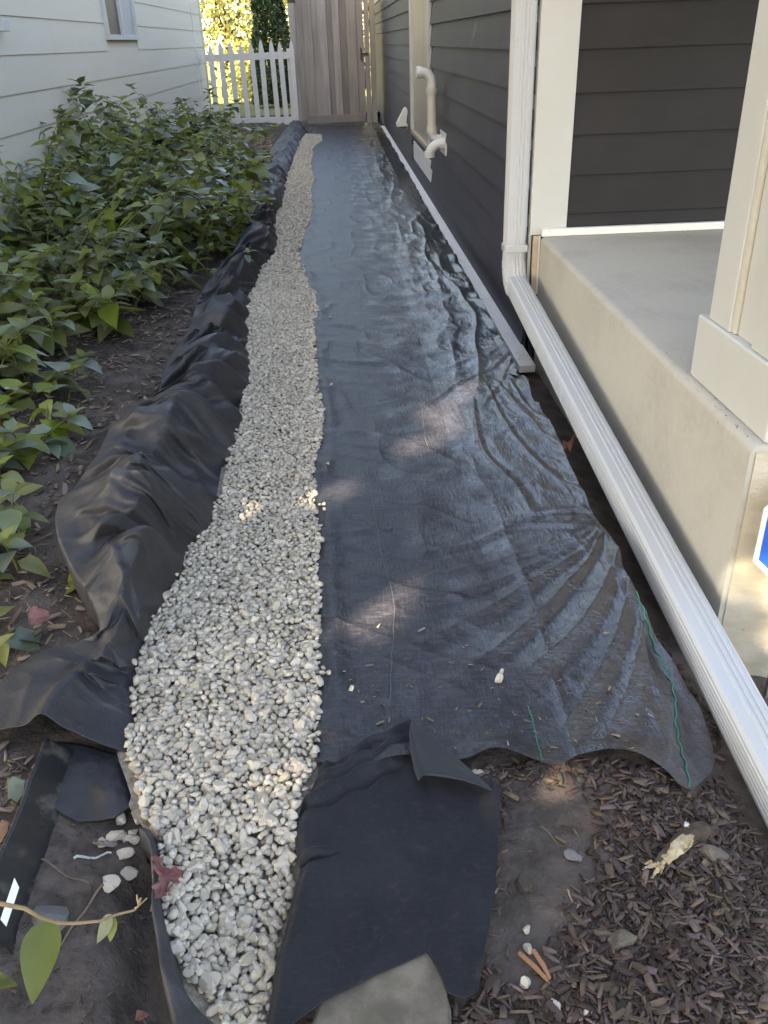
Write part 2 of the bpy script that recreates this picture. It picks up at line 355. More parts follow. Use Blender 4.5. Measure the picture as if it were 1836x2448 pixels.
# ------------------------------------------------------------------ ground
def lay(x, y):
    """height of the bare soil"""
    x = np.asarray(x, float); y = np.asarray(y, float)
    near = 1-sstep(5, 9, y)
    h = dip(x, y)-.022+near*(.030*fbm(x*4, y*4, 4, 3)+.014*fbm(x*19, y*19, 3, 5))
    h = h-.085*sstep(1.5, .9, y)*sstep(-.5, -.25, x)*sstep(.12, -.02, x)-.02*sstep(-.75, -.6, x)*sstep(.0, -.12, x)
    h = h+.06*sstep(-.95, -1.6, x)*sstep(1.9, 3.0, y)
    # hollow beside the upright liner edge at the near left
    h = h-.10*np.exp(-((x+.47-.03*np.sin(y*9))/.055)**2)*sstep(1.42, 1.28, y)
    h = h+.02*sstep(-.62, -.9, x)*sstep(1.9, 1.5, y)
    return h
gx = np.r_[[-70, -35, -16, -8, -5], np.linspace(-3.4, -1.2, 45), np.linspace(-1.15, 1.35, 230), [1.5, 1.8, 2.4, 4, 9, 20, 40, 70]]
gy = np.r_[[-40, -20, -8, -3, -1, 0], np.linspace(.4, 3.2, 240), np.linspace(3.25, 8, 80), np.linspace(8.2, 23, 60), [25, 28, 33, 45, 70, 110]]
X, Y = np.meshgrid(gx, gy); Z = lay(X, Y)
ground = sheet("ground", np.stack([X, Y, Z], -1), M['soil'], kind='structure')
ground['label'] = "bare brown soil under the whole side yard"
lx = np.linspace(-30, 30, 20); ly = np.linspace(22.5, 100, 30); X, Y = np.meshgrid(lx, ly)
sheet("lawn", np.stack([X, Y, 0*X+.05], -1), M['lawn'], kind='structure')

# ------------------------------------------------------------------ right-hand house
WX = 1.085; WY0 = 4.95; WY1 = 24.5; SL = .545
house = empty("dark_house", (2.5, 12, 0), "charcoal lap sided house with cream trim on the right of the path", "house")
EXPO = .204
def lap_board_y(z, y0, y1, m=M['dark']):
    """one lap board on the path-side wall: tapered, bottom edge proud"""
    h = EXPO+.02
    return MB().prism([(WX, y0, z), (WX-.034, y0, z), (WX-.008, y0, z+h), (WX, y0, z+h)], (0, y1-y0, 0))
WIN_R = (10.39, 12.96, .10, 2.9)
for k in range(-4, 12):
    z = .66+k*EXPO
    if z+EXPO < WIN_R[2] or z > WIN_R[3]: segs = [(5.0, 9.2), (9.203, 17.0), (17.003, WY1)]
    else: segs = [(5.0, WIN_R[0]-.001), (WIN_R[1]+.001, 18.1), (18.103, WY1)]
    for a, b in segs: lap_board_y(z, a, b).build("siding_board", M['dark'], parent=house)
for k in range(0, 11):
    z = .66+(k-1)*EXPO
    z0 = max(z, SL+.045)
    MB().prism([(1.25, WY0+.03, z0), (1.25, WY0+.001, z0), (1.25, WY0+.024, z+EXPO+.02), (1.25, WY0+.03, z+EXPO+.02)], (4.2, 0, 0)).build("siding_board", M['dark_x_shade'], parent=house)
MB().box(1.10, 9, 4.99, WY1, -.3, 3.2).build("wall", M['dark'], parent=house)
MB().prism([(.80, 4.5, 3.2), (9.6, 4.5, 3.2), (5.1, 4.5, 5.0)], (0, 20.8, 0)).build("roof", M['roof'], parent=house)
cb = MB(); cb.box(1.068, 1.275, WY0, WY0+.022, SL+.006, 3.19, .002); cb.build("corner_board", M['trim'], parent=house)
cb = MB(); cb.box(1.066, 1.084, WY0+.024, WY0+.14, .20, 3.19, .002); cb.build("corner_board", M['trim'], parent=house)
MB().box(1.084, 1.112, WY0-.035, WY0-.003, .22, SL+.004, .003).build("filler_strip", M['tan'], parent=house)
MB().box(1.1125, 1.1235, WY0-.034, WY0-.012, .22, SL+.006, .002).build("filler_bead", M['trim'], parent=house)
MB().box(1.13, 5.4, WY0-.038, WY0-.003, SL+.002, SL+.042, .003).build("sill_trim", M['vinyl'], parent=house)
# base flashing in lengths, butted with small gaps
for a, b in ((4.62, 7.05), (7.06, 10.9), (10.93, 13.7), (13.72, 20.55)):
    t = MB(); t.box(.975, WX-.017, a, b, -.150, -.106, .004)
    t.build("base_flashing", M['vinyl'], parent=house)
MB().box(1.0, WX-.018, 4.75, 20.5, -.3, -.152).build("footing", M['concrete_rough'], parent=house)
# window with cream casing
y0, y1, zb, zt = WIN_R
win = MB().box(WX-.014, WX+.02, y0+.10, y1-.10, .455, zt).build("window", M['glass_reflect'], parent=house)
for a, b in ((y0, y0+.11), (y1-.11, y1)):
    MB().box(WX-.052, WX+.01, a, b, .455, zt, .004).build("casing", M['trim'], parent=win)
MB().box(WX-.05, WX+.02, y0+.05, y1-.02, .405, .452, .003).build("sill", M['tan'], parent=win)
MB().box(WX-.018, WX+.01, y0+.01, y1-.05, .318, .402).build("apron", M['dark'], parent=win)
MB().box(WX-.030, WX+.01, y0-.02, y1-.22, .09, .315, .003).build("access_panel", M['vinyl'], parent=house)

# ------------------------------------------------------------------ porch
porch = empty("porch", (2.2, 3.4, 0), "beige concrete porch slab raised beside the downspout", "porch")
PX0, PY0, PY1 = 1.09, 2.07, 4.928
b = MB(); b.prism([(PX0, PY0, -.45), (5.2, PY0, -.45), (5.2, PY1, -.45), (PX0+.036, PY1, -.45)], (0, 0, SL+.45))
es = [e for e in b.b.edges if (all(v.co.z > SL-.01 for v in e.verts) and (all(v.co.x < PX0+.05 for v in e.verts)))]
bmesh.ops.recalc_face_normals(b.b, faces=b.b.faces)
bmesh.ops.bevel(b.b, geom=es, offset=.028, segments=5, affect='EDGES', profile=.5)
b.build("slab", M['concrete'], smooth=True, parent=porch)
V = []; nx, nz = 110, 50
for j in range(nz):
    for i in range(nx):
        x = PX0+.016+i*(2.2/(nx-1)); z = -.42+j*((SL-.02+.42)/(nz-1))
        n = float(fbm(np.array(x*4), np.array(z*22), 4, 9))+.6*float(fbm(np.array(x*2), np.array(z*5), 3, 19))
        rim = min(1, i/3)*min(1, (nz-1-j)/3)
        V.append((x, PY0-.004-rim*(.008+.010*(n+.4)), z))
mesh_obj("end_face", V, grid_faces(nz, nx), M['concrete_rough'], True, parent=porch)
MB().box(1.15, 5.2, 2.12, 4.93, 2.85, 3.1).build("porch_roof", M['trim'], parent=porch)
col = empty("porch_column", (1.4, 2.36, SL), "cream boxed porch column with textured base at the slab edge", "column")
cx0, cx1, cy0, cy1 = 1.13, 1.69, 2.08, 2.64
MB().box(cx0, cx1, cy0, cy1, SL+.001, SL+.205, .006).build("base", M['trim'], parent=col)
MB().box(cx0+.03, cx1-.03, cy0+.07, cy1-.07, SL+.206, 2.85).build("shaft", M['trim'], parent=col)
for xa, xb in ((cx0+.012, cx0+.15), (cx1-.15, cx1-.012)):
    for ya, yb in ((cy0+.045, cy0+.20), (cy1-.205, cy1-.055)):
        MB().box(xa, xb, ya, yb, SL+.206, 2.849, .003).build("corner_trim", M['trim'], parent=col)
MB().box(cx0+.018, cx0+.029, cy1-.232, cy1-.206, SL+.207, 2.849, .002).build("caulk_bead", M['aged_trim'], parent=col)
adopt(porch); adopt(col)

# ------------------------------------------------------------------ downspout
def rib_profile(w, h):
    """rounded-corner rectangle with ribs; w across, h deep"""
    pts = []; c = .010
    def side(p, q, n, a0, a1):
        p = Vector(p); q = Vector(q); d = (q-p); L_ = d.length; nr = Vector((d.y, -d.x)).normalized()
        out = [p]
        for i in range(n):
            t0 = a0+(a1-a0)*(i+.5)/n; hw = .42*(a1-a0)/n
            for t, o in ((t0-hw, 0), (t0-hw*.55, .0035), (t0+hw*.55, .0035), (t0+hw, 0)): out.append(p+d*t+nr*o)
        out.append(q); return out
    W, H = w/2, h/2
    pts += side((-W+c, -H), (W-c, -H), 3, .1, .9); pts += side((W, -H+c), (W, H-c), 5, .08, .92)
    pts += side((W-c, H), (-W+c, H), 3, .06, .66); pts += side((-W, H-c), (-W, -H+c), 5, .08, .92)
    return [(p.x, p.y) for p in pts]
ds = empty("downspout", (.99, 4.9, 0), "cream metal downspout bent at the wall foot and run along the porch", "downspout")
def sweep(name, path, prof, m, right=Vector((1, 0, 0)), scale=None, parent=None):
    b = bmesh.new(); rings = []; path = [Vector(p) for p in path]; n = len(path)
    for i, p in enumerate(path):
        t = (path[min(i+1, n-1)]-path[max(i-1, 0)]).normalized()
        a = (right-t*right.dot(t)).normalized(); c = t.cross(a); s = scale[i] if scale else 1
        rings.append([b.verts.new(p+a*q[0]*s+c*q[1]*s) for q in prof])
    k = len(prof)
    for A, B in zip(rings[:-1], rings[1:]):
        for j in range(k): b.faces.new((A[j], A[(j+1) % k], B[(j+1) % k], B[j]))
    b.faces.new(rings[0][::-1]); b.faces.new(rings[-1])
    bmesh.ops.recalc_face_normals(b, faces=b.faces)
    me = bpy.data.meshes.new(name); b.to_mesh(me); b.free(); me.materials.append(m)
    me.polygons.foreach_set("use_smooth", [True]*len(me.polygons))
    try: me.set_sharp_from_angle(angle=radians(14))
    except Exception: pass
    return put(bpy.data.objects.new(name, me), parent=parent)
prof = rib_profile(.118, .082)
sweep("pipe", [(.987, 4.985, 3.15), (.988, 4.985, .40)], prof, M['gutter'], parent=ds)
cw = []; sc = []
for i in range(26):
    t = i/25; ang = t*radians(84)
    R = .13
    cw.append((.989+.004*t, 4.985-R+R*cos(ang), .405-R*sin(ang)*1.0)); sc.append(1.03+(.035 if i % 3 == 1 else 0))
sweep("elbow", cw, rib_profile(.118, .084), M['gutter'], scale=sc, parent=ds)
endp = cw[-1]
run0 = Vector((endp[0], endp[1]+.02, endp[2]+.006)); run1 = Vector((.985, .2, -.185))
def run_at(y): return run0+(run1-run0)*((run0.y-y)/(run0.y-run1.y))
sweep("run", [run0, run_at(3.3), run_at(1.8), run1], rib_profile(.106, .108), M['gutter'], parent=ds)
MB().box(.922, 1.056, 4.935, 5.034, .460, .500, .003).build("strap", M['gutter'], parent=ds)
adopt(ds)

# ------------------------------------------------------------------ vents on the dark wall
def arc(c, r, a0, a1, ax, ay, n=9):
    return [Vector(c)+Vector(ax)*r*cos(a0+(a1-a0)*i/n)+Vector(ay)*r*sin(a0+(a1-a0)*i/n) for i in range(n+1)]
vp = empty("intake_vent", (WX, 9.05, .6), "white plastic elbow vent pointing down from a square wall plate", "vent pipe")
MB().box(WX-.034, WX-.016, 8.93, 9.40, .535, .735, .003).build("wall_plate", M['pvc'], parent=vp)
pth = [(WX-.03, 9.03, .640), (WX-.06, 9.03, .640)]+arc((WX-.07, 9.03, .530), .11, pi/2, pi*.97, (1, 0, 0), (0, 0, 1))
MB().tube(pth, .045, 18).build("elbow", M['pvc'], True, parent=vp)
e = Vector(pth[-1]); MB().tube([e+Vector((0, 0, .035)), e+Vector((0, 0, -.022))], .053, 18).build("collar", M['pvc'], True, parent=vp)
MB().tube([(WX-.035, 9.03, .640), (WX-.075, 9.03, .640)], .055, 18).build("collar", M['pvc'], True, parent=vp)
adopt(vp)
sp = empty("exhaust_vent", (WX, 9.3, .6), "tall cream plastic standpipe vent with a hooked top on the charcoal wall", "vent pipe")
pth = [(WX-.035, 9.28, .655), (WX-.06, 9.28, .655)]+arc((WX-.06, 9.28, .725), .07, -pi/2, -pi, (1, 0, 0), (0, 0, 1))
MB().tube(pth, .045, 18).build("lower_elbow", M['pvc'], True, parent=sp)
xv = WX-.13
MB().tube([(xv, 9.28, .73), (xv, 9.28, 1.10)], .046, 18).build("pipe", M['pvc_tan'], True, parent=sp)
MB().tube([(xv, 9.28, .715), (xv, 9.28, .775)], .054, 18).build("collar", M['pvc_tan'], True, parent=sp)
MB().tube([(xv, 9.28, 1.075), (xv, 9.28, 1.13)], .055, 18).build("collar", M['pvc_tan'], True, parent=sp)
pth = [(xv, 9.28, 1.12), (xv, 9.28, 1.15)]+arc((xv-.10, 9.28, 1.16), .10, 0, pi*.5, (1, 0, 0), (0, 0, 1))+[(xv-.125, 9.28, 1.262)]
MB().tube(pth, .046, 18).build("upper_elbow", M['pvc'], True, parent=sp)
MB().tube([(xv-.10, 9.28, 1.261), (xv-.15, 9.28, 1.262)], .055, 18).build("collar", M['pvc'], True, parent=sp)
adopt(sp)
dv = empty("dryer_vent", (WX, 14.0, .5), "white wedge shaped dryer vent hood low on the charcoal wall", "vent hood")
MB().prism([(WX-.017, 13.9, .41), (WX-.175, 13.9, .405), (WX-.180, 13.9, .44), (WX-.06, 13.9, .645), (WX-.017, 13.9, .66)], (0, .22, 0)).build("hood", M['pvc'], parent=dv)
MB().box(WX-.022, WX-.016, 13.86, 14.16, .37, .68).build("wall_plate", M['pvc'], parent=dv)
MB().box(WX-.15, WX-.02, 13.93, 14.09, .385, .403).build("flap", M['rock'], parent=dv)
adopt(dv)
adopt(house)

# ------------------------------------------------------------------ left-hand house
LX = -2.8
lh = empty("cream_house", (-6, 12, 0), "cream lap sided house along the left of the planted bed", "house")
LEX = .301; LW = (12.25, 14.15, 1.655, 2.75)
for k in range(0, 20):
    z = .03+k*LEX
    if z+LEX < LW[2]-.01 or z > LW[3]: segs = [(3.5, 8.9+1.3*(k % 3)), (8.903+1.3*(k % 3), 15.5+.8*(k % 2)), (15.503+.8*(k % 2), 21.35)]
    else: segs = [(3.5, LW[0]-.001), (LW[1]+.001, 21.35)]
    for a, b_ in segs:
        h = LEX+.02
        MB().prism([(LX-.012, a, z), (LX+.012, a, z), (LX+.001, a, z+h), (LX-.012, a, z+h)], (0, b_-a, 0)).build("siding_board", M['cream'], parent=lh)
MB().box(-10.5, LX-.011, 3.5, 21.35, -.2, 6.25).build("wall", M['cream'], parent=lh)
MB().box(LX-.02, LX+.010, 3.5, 21.35, -.2, .028).build("foundation", M['concrete'], parent=lh)
MB().prism([(-10.9, 3.0, 6.2), (-2.4, 3.0, 6.2), (-6.65, 3.0, 8.3)], (0, 18.8, 0)).build("roof", M['roof'], parent=lh)
MB().box(LX+.013, LX+.024, 19.93, 19.955, .3, 6.1).build("cable", M['vinyl'], parent=lh)
MB().box(LX-.01, LX+.026, 21.2, 21.352, -.1, 6.15, .003).build("corner_board", M['cream'], parent=lh)
wl = MB().box(LX-.01, LX+.006, LW[0]+.06, LW[1]-.06, LW[2]+.05, LW[3]).build("window", M['glass_dark'], parent=lh)
MB().box(LX+.006, LX+.010, 13.22, LW[1]-.07, LW[2]+.06, LW[3]).build("pane", M['glass_pale'], parent=wl)
for a, b_ in ((LW[0], LW[0]+.09), (13.14, 13.23), (LW[1]-.08, LW[1])):
    MB().box(LX-.01, LX+.045, a, b_, LW[2]+.061, LW[3], .003).build("frame", M['trim'], parent=wl)
MB().box(LX-.01, LX+.05, LW[0], LW[1], LW[2], LW[2]+.058, .003).build("sill", M['trim'], parent=wl)
MB().box(LX+.0, LX+.10, 8.25, 8.40, 1.71, 1.80, .005).build("faucet_box", M['trim'], parent=lh)
adopt(lh)

# ------------------------------------------------------------------ gate and picket fence
GY = 20.72
gate = empty("wooden_gate", (0, GY, 0), "weathered tan board gate with black latch at the path end", "gate")
bx = [-.876, -.74, -.59, -.40, -.28, -.09, .03, .18, .325, .53, .665]
for i in range(len(bx)-1):
    proud = i % 2 == 0
    MB().box(bx[i]+(.0 if proud else -.012), bx[i+1]-(.006 if proud else -.012), GY-(.036 if proud else .0), GY+(.0 if proud else .018)-.001, .03+.02*(i % 3), 2.42+.012*((i*5) % 3), .003).build("board", M['wood'], parent=gate)
MB().box(-.62, .66, GY-.045, GY-.023, -.02, .135, .004).build("rail", M['wood'], parent=gate)
MB().box(-.876, .66, GY+.02, GY+.06, 1.9, 2.02, .004).build("rail", M['wood'], parent=gate)
MB().box(.70, .80, GY-.03, GY+.07, -.15, 2.5, .004).build("post", M['wood'], parent=gate)
MB().box(.812, .93, GY+.0, GY+.09, -.15, 2.5, .004).build("filler_board", M['wood'], parent=gate)
MB().box(-.88, -.72, GY-.04, GY-.023, 2.28, 2.36, .004).build("hinge", M['iron'], parent=gate)
lt = MB(); lt.box(.60, .62, GY-.05, GY-.02, 1.17, 1.42, .004); lt.box(.62, .77, GY-.06, GY-.045, 1.29, 1.32, .004)
lt.tube([(.61, GY-.05, 1.38), (.61, GY-.09, 1.36), (.61, GY-.09, 1.24), (.61, GY-.05, 1.22)], .01, 6); lt.build("latch", M['iron'], parent=gate)
adopt(gate)
pf = empty("picket_fence", (-1.7, GY, 0), "white pointed picket fence between the cream wall and gate", "fence")
def picket(x, zt, zb, lean=0.0):
    w = .052
    o = [(x-w+lean, zb), (x+w+lean, zb), (x+w, zt-.19), (x+w*.55, zt-.07), (x, zt), (x-w*.55, zt-.07), (x-w, zt-.19)]
    return MB().prism([(p[0], GY-.10, p[1]) for p in o], (0, .02, 0))
for i, (x, zt, zb) in enumerate([(-2.575, 1.57, .0), (-2.36, 1.63, .02), (-2.15, 1.625, -.01), (-1.935, 1.585, .03), (-1.715, 1.59, .04), (-1.505, 1.64, .06), (-1.285, 1.635, .0), (-1.11, 1.595, -.03), (-.862, 1.62, .06)]):
    picket(x, zt, zb, (-.02, .0, .01, .015, .02, .0, .02, .03, .0)[i]).build("picket", M['picket'], parent=pf)
MB().box(-2.72, -.88, GY-.078, GY-.04, 1.26, 1.39, .004).build("rail", M['picket'], parent=pf)
MB().box(-2.72, -.88, GY-.078, GY-.04, .02, .14, .004).build("rail", M['picket'], parent=pf)
MB().box(-.975, -.885, GY-.038, GY+.05, -.1, 1.45, .004).build("post", M['picket'], parent=pf)
adopt(pf)

# ------------------------------------------------------------------ leaves: shapes and scatter
def leaf_shape(n=5, wide=.42, fold=.25, droop=.35, skew=0.0):
    """unit leaf along +Y, base at the origin, pointed tip, folded along the midrib"""
    V = []; Fc = []
    for i in range(n+1):
        t = i/n; w = wide*(sin(pi*min(1, t**.75))**.8)*(1-.35*t) if 0 < t < 1 else .0
        z = -droop*t*t
        V += [(-w+skew*t*t, t, z+fold*w), (skew*t*t, t, z), (w+skew*t*t, t, z+fold*w)]
    for i in range(n):
        a = i*3
        Fc += [(a, a+1, a+4, a+3), (a+1, a+2, a+5, a+4)]
    return np.array(V), np.array(Fc)
LEAFV = [leaf_shape(4, .40, .3, .35, .05), leaf_shape(4, .46, .2, .5, -.08), leaf_shape(4, .34, .35, .25, .1)]
def frame(pos, d, roll, size):
    d = Vector(d).normalized(); up = Vector((0, 0, 1)); a = d.cross(up)
    a = a.normalized() if a.length > 1e-4 else Vector((1, 0, 0)); n = a.cross(d)
    m = Matrix((a, d, n)).transposed()
    return Matrix.Translation(pos) @ m.to_4x4() @ Matrix.Rotation(roll, 4, 'Y') @ Matrix.Diagonal((size, size, size, 1))
class LeafSet:
    def __init__(s): s.V = []; s.F = []; s.n = 0
    def add(s, mtx, k=0):
        V, Fc = LEAFV[k]; A = np.array(mtx)
        s.V.append(V@A[:3, :3].T+A[:3, 3]); s.F.append(Fc+s.n); s.n += len(V)
    def build(s, name, m, **kw): return fast_mesh(name, np.concatenate(s.V), np.concatenate(s.F), m, True, **kw) if s.n else None
LEAFMESH = []
for V, Fc in LEAFV:
    me = bpy.data.meshes.new("leaf"); me.from_pydata([tuple(v) for v in V], [], [tuple(int(q) for q in f) for f in Fc]); me.update()
    me.polygons.foreach_set("use_smooth", [True]*len(me.polygons)); LEAFMESH.append(me)
LEAF_BY_MAT = {}
def leaf_mesh(k, m):
    key = (k, m.name)
    if key not in LEAF_BY_MAT:
        me = LEAFMESH[k].copy(); me.materials.append(m); LEAF_BY_MAT[key] = me
    return LEAF_BY_MAT[key]
def curve_pts(p0, d0, L, bend, n=7):
    p = Vector(p0); d = Vector(d0).normalized(); pts = [p.copy()]
    for i in range(n):
        d = (d+Vector(bend)/n).normalized(); p = p+d*(L/n); pts.append(p.copy())
    return pts
def plant(x, y, h, stems, leaf, mats, label, group=None, single=False, name="leafy_plant", spread=.55, dens=1.0, z=None, rnd=random):
    z = float(lay(np.array(x), np.array(y))) if z is None else z
    root = empty(name, (x, y, z), label, "plant", group)
    st = MB(); sets = {}
    for s in range(stems):
        az = rnd.uniform(0, 2*pi); out = rnd.uniform(.05, spread)
        d0 = Vector((cos(az)*out, sin(az)*out, 1)); L = h*rnd.uniform(.65, 1.1)
        pts = curve_pts((x+rnd.gauss(0, .05), y+rnd.gauss(0, .05), z-.02), d0, L, (cos(az)*.55, sin(az)*.55, -.25-rnd.random()*.5))
        st.tube(pts, [.006-.0006*i for i in range(len(pts))], 5)
        nn = max(3, int(L/.075*dens)); phase = rnd.uniform(0, pi)
        for i in range(nn):
            t = .22+.78*(i+.5)/nn; f = t*(len(pts)-1); j = min(int(f), len(pts)-2); p = pts[j].lerp(pts[j+1], f-j)
            for sgn in (0, pi):
                a = phase+i*pi/2+sgn+rnd.uniform(-.4, .4)
                d = Vector((cos(a), sin(a), rnd.uniform(-.35, .45)))
                size = leaf*rnd.uniform(.6, 1.15)*(1.1-.45*t)
                k = rnd.randrange(3); m = frame(p+d.normalized()*.012, d, rnd.uniform(-.5, .5), size)
                mt = rnd.choices(mats[0], mats[1])[0]
                if single:
                    o = bpy.data.objects.new("leaf", leaf_mesh(k, M[mt])); put(o, parent=root)
                    o.matrix_local = Matrix.Translation((-x, -y, -z)) @ m
                else: sets.setdefault(mt, LeafSet()).add(m, k)
        for q in range(3):
            a = phase+q*2.1; m = frame(pts[-1], (cos(a)*.7, sin(a)*.7, .6), 0, leaf*rnd.uniform(.4, .7)); k = rnd.randrange(3)
            mt = rnd.choices(mats[0], mats[1])[0]
            if single:
                o = bpy.data.objects.new("leaf", leaf_mesh(k, M[mt])); put(o, parent=root); o.matrix_local = Matrix.Translation((-x, -y, -z)) @ m
            else: sets.setdefault(mt, LeafSet()).add(m, k)
    st.build("stem", M['stem'], True, parent=root)
    for mt, ls in sets.items(): ls.build("foliage", M[mt], parent=root, kind='stuff')
    for c in root.children:
        if c.name.split('.')[0] in ("stem", "foliage"): c.matrix_parent_inverse = Matrix.Translation((-x, -y, -z))
    return root
LEFT_OUT = [(3.2, -1.08), (4, -.94), (5, -.95), (6, -1.0), (7.3, -.9), (10, -1.0), (12.8, -1.09), (16, -1.08), (20, -1.0)]
def bed_edge(y): return float(np.interp(y, [p[0] for p in LEFT_OUT], [p[1] for p in LEFT_OUT]))
GREEN = (['leaf', 'leaf_mid', 'leaf_lime', 'leaf_pale_glare'], [34, 36, 11, 19])
GREEN2 = (['leaf', 'leaf_mid', 'leaf_lime', 'leaf_pale_glare'], [15, 50, 25, 10])
GREEN3 = (['leaf', 'leaf_mid', 'leaf_lime', 'leaf_pale_glare'], [35, 25, 6, 34])
r2 = random.Random(21)
rows = []
y = 5.0
while y < 16:
    xe = bed_edge(y); n = 5 if y < 8 else 4
    for i in range(n):
        f = (i+.5)/n; x = -2.68+(xe+.02+2.68)*f+r2.uniform(-.12, .12)
        rows.append((x, y+r2.uniform(-.22, .22), f))
    y += .50 if y < 9 else .72
for x, y, f in rows:
    if y < 5.1+1.9*max(0, f-.35): continue
    if f > .6 and y > 13.5: continue
    wall = f < .3
    h = (r2.choice((.75, .95, 1.15, 1.35, 1.5))*r2.uniform(.9, 1.1) if f < .55 else r2.uniform(.5, .95))*np.interp(y, [5, 7, 10, 15], [.72, 1.0, .95, .75])
    if f > .85: h *= .8
    if wall: lab, grp = "dense dark green perennial growing against the cream wall", "perennials against the cream wall"
    elif f > .7: lab, grp = "low leafy green perennial leaning over the black liner", "perennials along the black liner"
    else: lab, grp = "bushy green perennial in the middle of the left bed", "perennials in the middle of the bed"
    plant(x, y, h, r2.choice((4, 5, 6)), r2.choice((.12, .15, .19, .24, .27)), r2.choice((GREEN, GREEN2, GREEN3)), lab, grp, rnd=r2, spread=.75, dens=.85)
# taller or nearer plants that stand apart
plant(-2.52, 7.55, 1.28, 2, .19, (['leaf', 'leaf_mid', 'leaf_lime'], [40, 40, 20]), "tallest plant, its big drooping leaves standing against the cream wall", single=True, spread=.12, dens=.75, rnd=r2)
plant(-1.75, 11.2, 1.22, 3, .17, (['leaf', 'leaf_mid'], [70, 30]), "tall upright plant in front of the picket fence with dark narrow leaves", single=True, spread=.2, dens=.8, rnd=r2)
plant(-1.45, 13.0, .85, 3, .15, (['leaf_mid', 'leaf'], [70, 30]), "mid green plant with broad leaves just before the picket fence", spread=.3, dens=.9, rnd=r2)
plant(-1.62, 4.7, .62, 3, .19, (['leaf', 'leaf_mid', 'leaf_lime'], [50, 30, 20]), "plant with one arching stem of lime leaves over the mulch", single=True, spread=.5, dens=.8, rnd=r2)
plant(-2.05, 5.0, .62, 4, .17, (['leaf', 'leaf_mid', 'leaf_pale_glare'], [50, 30, 20]), "leafy plant at the left edge below the arching lime stem", single=True, spread=.5, rnd=r2)
plant(-1.50, 4.05, .42, 3, .17, (['leaf', 'leaf_pale_glare', 'leaf_lime'], [45, 30, 25]), "ragged plant with pale and yellow green leaves beside the mulch", single=True, spread=.7, dens=.8, rnd=r2)
plant(-1.50, 3.25, .34, 3, .16, (['leaf_mid', 'leaf_pale_glare', 'leaf_lime'], [45, 35, 20]), "low plant with grey green leaves left of the liner hump", single=True, spread=.8, dens=.8, rnd=r2)
plant(-1.30, 2.75, .30, 3, .16, (['leaf_mid', 'leaf_pale_glare', 'leaf'], [50, 30, 20]), "broad leaved low plant at the left frame edge", single=True, spread=.9, dens=.8, rnd=r2)
plant(-1.04, 2.18, .22, 2, .13, (['leaf_pale_glare', 'leaf_mid'], [50, 50]), "small green plant in the corner above the grey cloth flap", single=True, spread=.9, dens=.9, rnd=r2)
plant(-.98, 2.36, .20, 2, .12, (['leaf_lime', 'leaf_mid'], [70, 30]), "bright lime seedling leaning over the black liner", single=True, spread=.9, dens=1.0, rnd=r2)
plant(-1.85, 4.35, .55, 4, .20, (['leaf', 'leaf_mid', 'leaf_pale_glare'], [45, 35, 20]), "large leaved plant cut by the left frame edge above the white leaf", single=True, spread=.7, rnd=r2)
plant(-1.72, 5.35, .60, 5, .18, (['leaf', 'leaf_mid', 'leaf_lime'], [55, 35, 10]), "leafy plant at the front corner of the dense bed", single=True, spread=.7, rnd=r2)
plant(-1.66, 3.7, .36, 4, .18, (['leaf_pale_glare', 'leaf_mid', 'leaf_lime', 'leaf_white'], [30, 35, 25, 10]), "plant with whitish glossy leaves at the left edge", single=True, spread=.9, rnd=r2)
plant(-1.42, 5.15, .48, 4, .20, (['leaf_mid', 'leaf', 'leaf_lime'], [40, 30, 30]), "plant whose bright leaf spray arches out over bare mulch", single=True, spread=.8, rnd=r2)
plant(-1.98, 3.95, .50, 5, .21, (['leaf', 'leaf_mid', 'leaf_pale_glare'], [40, 40, 20]), "big leaved plant low at the left edge of the picture", single=True, spread=.8, rnd=r2)
plant(-1.38, 3.45, .30, 4, .17, (['leaf_lime', 'leaf_mid', 'leaf_pale_glare'], [35, 35, 30]), "lime and grey green plant nearest the tall liner hump", single=True, spread=1.0, rnd=r2)
plant(-1.22, 2.5, .22, 3, .15, (['leaf_mid', 'leaf_pale_glare'], [60, 40]), "pair of broad pale leaves low against the left frame edge", single=True, spread=1.0, rnd=r2)
plant(-2.62, 6.5, 1.20, 3, .22, (['leaf', 'leaf_mid', 'leaf_lime'], [50, 35, 15]), "tall leafy plant touching the cream wall at the left edge", single=True, spread=.25, dens=.8, rnd=r2)
for x, y, h, n_, lf, lab in ((-2.25, 4.75, .62, 5, .20, "full leafy plant at the left edge just in front of the dense bed"), (-1.95, 4.55, .50, 5, .19, "leafy plant behind the white leaf at the left edge"), (-1.68, 4.15, .38, 4, .20, "spreading low plant between the white leaf and the bare mulch"),
                              (-1.60, 3.15, .30, 4, .18, "low grey green plant half way up the left edge"), (-1.42, 2.62, .26, 4, .17, "round leaved plant at the left edge above the red leaf"), (-1.50, 5.75, .62, 5, .19, "plant with long leaves at the front right of the dense bed")):
    plant(x, y, h, n_, lf, r2.choice((GREEN2, GREEN3)), lab, single=True, spread=.9, rnd=r2)
for x, y, h, lab in ((-.98, 7.6, .50, "leggy green spray hanging over the liner at the front of the dense bed"), (-1.02, 9.3, .58, "leggy green spray hanging over the middle of the liner"), (-1.06, 11.2, .55, "green spray hanging over the far half of the liner")):
    plant(x, y, h, 4, .17, GREEN2, lab, single=True, spread=1.0, rnd=r2)
for (x, y, h, lab) in ((-1.45, 17.5, .35, "low green ground cover clump at the picket foot beside the gate liner"), (-1.9, 17.9, .4, "green clump under the middle of the picket fence"), (-2.3, 17.3, .5, "green clump where the picket fence meets the cream wall")):
    plant(x, y, h, 7, .11, GREEN, lab, rnd=r2)

